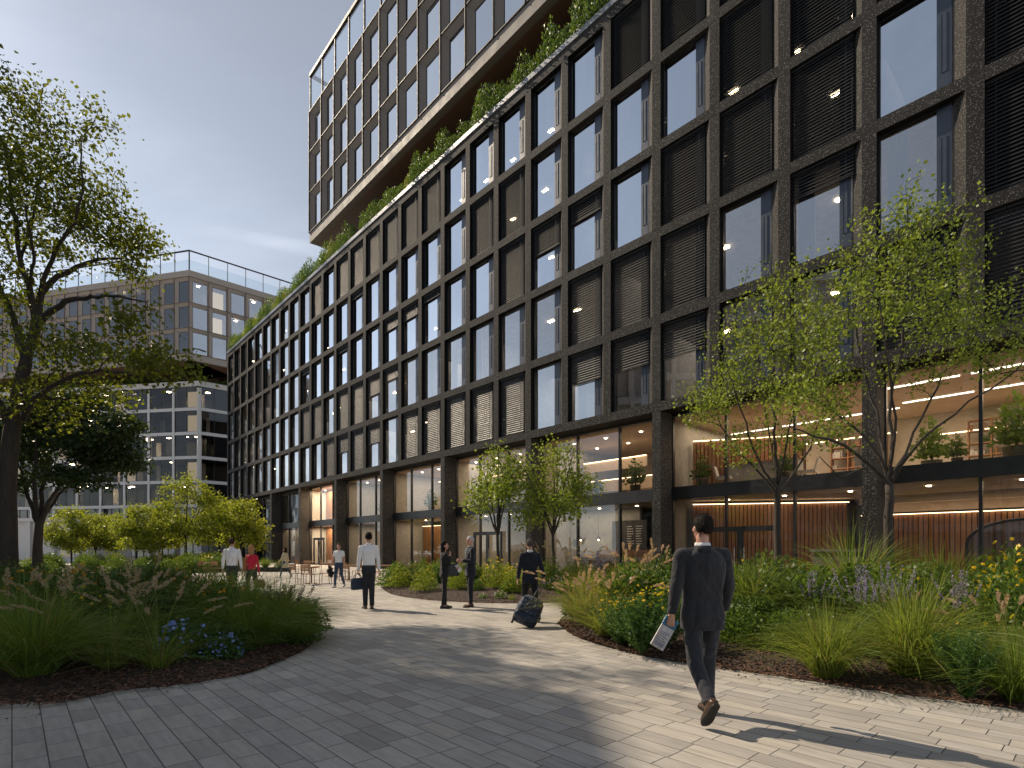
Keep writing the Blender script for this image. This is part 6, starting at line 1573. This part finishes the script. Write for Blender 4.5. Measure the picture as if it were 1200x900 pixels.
def chair(px, Y, rz, lab):
    e = empty('cafe_chair', lab, 'chair', (*at(px, Y), 0), rz, 'chairs of the terrace cafe'); link('seat', seat_m, e); link('backrest', back_m, e)
    for m in lgs + rl: link('leg', m, e)
def table(px, Y, lab):
    e = empty('cafe_table', lab, 'table', (*at(px, Y), 0), .3, 'tables of the terrace cafe'); link('tabletop', top_m, e); link('pedestal', pole_m, e); link('foot', foot_m, e)
table(365, 24.6, 'small timber cafe table nearest the camera, left of the man in the t-shirt')
chair(348, 24.4, 1.3, 'timber chair at the left of the nearest cafe table'); chair(361, 23.7, 3.0, 'timber chair with its back to us at the nearest cafe table'); chair(381, 24.6, -1.5, 'timber chair at the right of the nearest cafe table')
table(409, 27.0, 'timber cafe table between the man in the t-shirt and the tall man'); chair(404, 26.2, 3.2, 'timber chair with its back to us behind the man in the t-shirt'); chair(419, 27.2, -1.7, 'timber chair just left of the tall man'); chair(400, 28.0, .2, 'timber chair at the far side of the table behind the man in the t-shirt')
table(455, 27, 'timber cafe table right of the tall man, before the slatted wall'); chair(447, 26.5, 1.4, 'timber chair directly right of the tall man'); chair(462, 27.6, -1.2, 'timber chair farther right of the tall man by the planting')
table(362, 34, 'timber cafe table farthest back, behind the nearest one'); chair(352, 34, 1.5, 'timber chair left of the farthest cafe table'); chair(372, 34.5, -1.5, 'timber chair right of the farthest cafe table'); chair(362, 33, 3.1, 'timber chair with its back to us at the farthest cafe table')
table(334, 38, 'timber cafe table by the light timber shop front at the far left'); chair(342, 38, -1.4, 'timber chair right of the table by the light timber shop front')
table(385, 31, 'timber cafe table in the second row, behind the dark column'); chair(393, 31, -1.4, 'timber chair at the second-row table behind the dark column')
table(246, 31.5, 'timber cafe table left of the walking couple'); chair(240, 31, 1.5, 'timber chair left of the walking couple, farther left of two'); chair(254, 31, 3.0, 'timber chair close left of the walking couple')
chair(488, 25.5, 2.8, 'timber chair half hidden by lime-green shrubs before the slatted wall')
# low planting by the cafe
PX = empty('planter', 'low dark planter with grasses beside the far shop front', 'planter', (*at(318, 37), 0)); m = MB(); m.box(-1.2, 1.2, -.3, .3, 0, .3); m.obj('box', BLACK, PX)
o = link('grasses', pmesh('green_grass0'), PX, (-.4, 0, .25)); o.scale = (1, .5, .9); o = link('grasses', pmesh('leafy_shrub1'), PX, (.6, 0, .25)); o.scale = (1, .5, .8)

# ================================================================== inside the lobby
def mloc(k, y, z=0): x = L(k); return (NX * D0 + math.cos(ANG) * x - math.sin(ANG) * y, NY * D0 + math.sin(ANG) * x + math.cos(ANG) * y, z)
rd = empty('reception_desk', 'white reception desk with a thick pale top inside the lobby', 'desk', mloc(1.45, 2.4, .02), ANG)
m = MB(); m.box(-1.1, 1.1, -.45, .45, 1.42, 1.52); m.obj('top', mat('white desk', (.75, .74, .72), .4), rd); m = MB(); m.box(-1.0, 1.0, -.36, .36, 0, 1.22); m.obj('front', mat('white desk', (.75, .74, .72), .4), rd); m = MB(); m.box(-.95, .95, -.30, .30, 1.22, 1.42); m.obj('recess', BLACK, rd)
ar = empty('arched_screen', 'wide arched black framed glass screen inside the lobby at the right', 'screen', mloc(-.45, 2.2, .02), ANG)
pts = [(-1.5, 0, 0), (-1.5, 0, 1.7)] + [(-1.5 * math.cos(a), 0, 1.7 + .75 * math.sin(a)) for a in [math.pi * i / 16 for i in range(17)]] + [(1.5, 0, 1.7), (1.5, 0, 0)]
m = MB(); m.tube(pts, .05, 8); m.obj('frame', BLACK, ar); m = MB(); m.face([(p[0] * .98, .0, p[2] * .985) for p in pts]); m.obj('glass_pane', glassmat('arch glass', (.45, .52, .6), .25), ar)
ct = empty('cafe_counter', 'copper-fronted cafe counter below the menu board', 'counter', mloc(5.6, 2.2, .02), ANG)
m = MB(); m.box(-1.9, 1.9, -.35, .35, 1.0, 1.06); m.obj('top', BLACK, ct); m = MB()
for i in range(38): m.box(-1.85 + i * .1, -1.85 + i * .1 + .085, -.32, .32, 0, .998)
m.obj('front', WOOD, ct)
mb_ = empty('menu_board', 'dark menu board with rows of white lines on the cafe wall', 'board', mloc(5.35, 3.34, 1.55), ANG)
m = MB(); m.box(-1.1, 1.1, 0, .04, 0, 1.5); m.obj('panel', CHAR, mb_); m = MB(); rg = random.Random(2)
for c in range(2):
    for i in range(8): m.box(-.1 + c * .55, -.1 + c * .55 + rg.uniform(.25, .42), -.008, -.002, .25 + i * .13, .29 + i * .13)
m.obj('writing', mat('chalk', (.7, .7, .66), .8), mb_)
shelf = MB(); shelf.box(-1.8, 1.8, -.1, .1, 0, .5); sh = shelf.obj('back_counter', DWOOD, None, mloc(5.35, 3.2, 1.0), ANG); tag(sh, 'timber back counter below the menu board in the cafe', 'counter')
PEND = emis('lamp bulb', (1, .72, .38), 25.0)
for k, lab in ((6.45, 'small pendant lamp lighting the grey cafe wall'), (5.98, 'pendant lamp glowing left of the menu board')):
    e = empty('pendant_lamp', lab, 'lamp', mloc(k, 2.9, 2.0), 0); m = MB(); m.tube([(0, 0, .28), (0, 0, 1.7)], .008, 6); m.obj('cord', BLACK, e); m = MB(); m.tube([(0, 0, .06), (0, 0, .16), (0, 0, .28)], [.13, .08, .02], 14, cap=False); m.obj('lamp_shade', BLACK, e); m = MB(); m.ell((0, 0, .05), (.045, .045, .06)); m.obj('bulb', PEND, e)
proto('broad_plant', [GD], lambda nm, r: shrub(nm, 420, .6, 1.3, .17, .055, r, 0, shell=.7), 300)
POT = mat('dark pot', (.03, .028, .026), .5)
for k, y, z, s, lab in ((4.9, 2.2, ZS1, 1.0, 'dark broad-leaved indoor plant on the upper lobby floor, left of the stone column'), (-.9, 2.6, ZS1, 1.1, 'big indoor plant on the upper lobby floor at the right'), (.2, 2.2, ZS1, .6, 'low indoor plant on the upper lobby floor beside the column'),
                        (-1.6, 2.4, ZS1, .6, 'small indoor plant at the far right of the upper lobby floor'), (3.5, 1.9, ZS1, .8, 'indoor plant before the timber slats on the upper lobby floor'), (11.5, 2.0, ZS1, .9, 'indoor plant behind the upper glass over the timber slats'), (14.3, 2.2, ZS1, .8, 'indoor plant behind the upper glass farther along'), (15.2, 1.8, .02, .8, 'indoor plant on the ground floor behind the cafe tables')):
    e = empty('indoor_plant', lab, 'plant', mloc(k, y, z), 0); e.scale = (s, s, s); m = MB(); m.tube([(0, 0, 0), (0, 0, .45)], [.22, .28], 14); m.obj('pot', POT, e); link('foliage', pmesh('broad_plant'), e, (0, 0, .55)); m = MB(); m.tube([(0, 0, .4), (.03, 0, 1.2)], .03, 6); m.obj('stem', BARK, e)
up_ = empty('upper_counter', 'long timber counter on the upper lobby floor', 'counter', mloc(2.7, 3.2, ZS1), ANG); m = MB(); m.box(-1.6, 1.6, -.35, .35, .98, 1.04); m.obj('top', DWOOD, up_); m = MB(); m.box(-1.5, 1.5, -.3, .3, 0, .979); m.obj('front', GREYW, up_)
wc = MB(); wc.ell((0, -.02, .0), (.2, .03, .2)); o = wc.obj('wall_disc', CHAR, None, mloc(6.75, 3.37, 1.9), ANG); tag(o, 'round dark disc on the grey cafe wall', 'wall ornament')

for k, y, z, s, lab in ((-.3, 3.4, ZS1, 1.35, 'tall indoor plant behind the low one on the upper lobby floor at the right'), (.6, 4.4, ZS1, 1.2, 'indoor plant deep in the upper lobby beside the stone column'), (2.2, 2.0, ZS1, .7, 'indoor plant in front of the long upper counter'), (5.9, 2.6, ZS1, .7, 'indoor plant by the light strips on the upper floor over the cafe'), (8.6, 2.3, ZS1, .8, 'indoor plant on the upper floor above the glazed entrance doors')):
    e = empty('indoor_plant', lab, 'plant', mloc(k, y, z), 0); e.scale = (s, s, s); m = MB(); m.tube([(0, 0, 0), (0, 0, .45)], [.22, .28], 14); m.obj('pot', POT, e); link('foliage', pmesh('broad_plant'), e, (0, 0, .55)); m = MB(); m.tube([(0, 0, .4), (.03, 0, 1.2)], .03, 6); m.obj('stem', BARK, e)
rg = random.Random(8)
for k, lab in ((.0, 'open shelving with books and boxes on the upper lobby back wall at the right'), (-1.3, 'open shelving on the upper lobby back wall near the right edge'), (1.9, 'open shelving on the upper lobby back wall left of the stone column')):
    e = empty('shelving', lab, 'shelf', mloc(k, 8.4, ZS1), ANG); m = MB()
    for z in (.05, .55, 1.05, 1.55, 2.05, 2.5): m.box(-1.1, 1.1, -.2, .2, z, z + .04)
    for x in (-1.12, -.4, .4, 1.1): m.box(x, x + .04, -.205, .205, 0, 2.56)
    m.obj('frame', DWOOD, e); bk_ = MB()
    for z in (.09, .59, 1.09, 1.59, 2.09):
        x = -1.05
        while x < 1.0:
            w = rg.uniform(.04, .3)
            if rg.random() < .7 and not any(abs(x + w / 2 - q) < w / 2 + .06 for q in (-.38, .42)): bk_.box(x, x + w * .9, -.12, .12, z + .001, z + rg.uniform(.15, .36), rg.randrange(4))
            x += w
    bk_.obj('contents', [WHITEP, CHAR, TAN, GREYW], e)
for k, y, rz, lab in ((1.2, 2.6, 2.2, 'white lounge chair left of the low indoor plant on the upper lobby floor'), (2.0, 3.0, 4.0, 'white lounge chair by the long upper counter'), (3.2, 2.3, 1.0, 'white lounge chair before the timber slats on the upper floor')):
    e = empty('lounge_chair', lab, 'chair', mloc(k, y, ZS1), rz); m = MB(); m.box(-.3, .3, -.3, .3, .34, .44); m.obj('seat', WHITEP, e); m = MB(); m.hexa([(-.3, .24, .441), (.3, .24, .441), (.3, .30, .441), (-.3, .30, .441), (-.26, .36, .9), (.26, .36, .9), (.26, .41, .9), (-.26, .41, .9)]); m.obj('backrest', WHITEP, e)
    for x, y_ in ((-.25, -.25), (.25, -.25), (-.25, .25), (.25, .25)): m = MB(); m.tube([(x, y_, 0), (x * .9, y_ * .9, .34)], .015, 6); m.obj('leg', METAL, e)
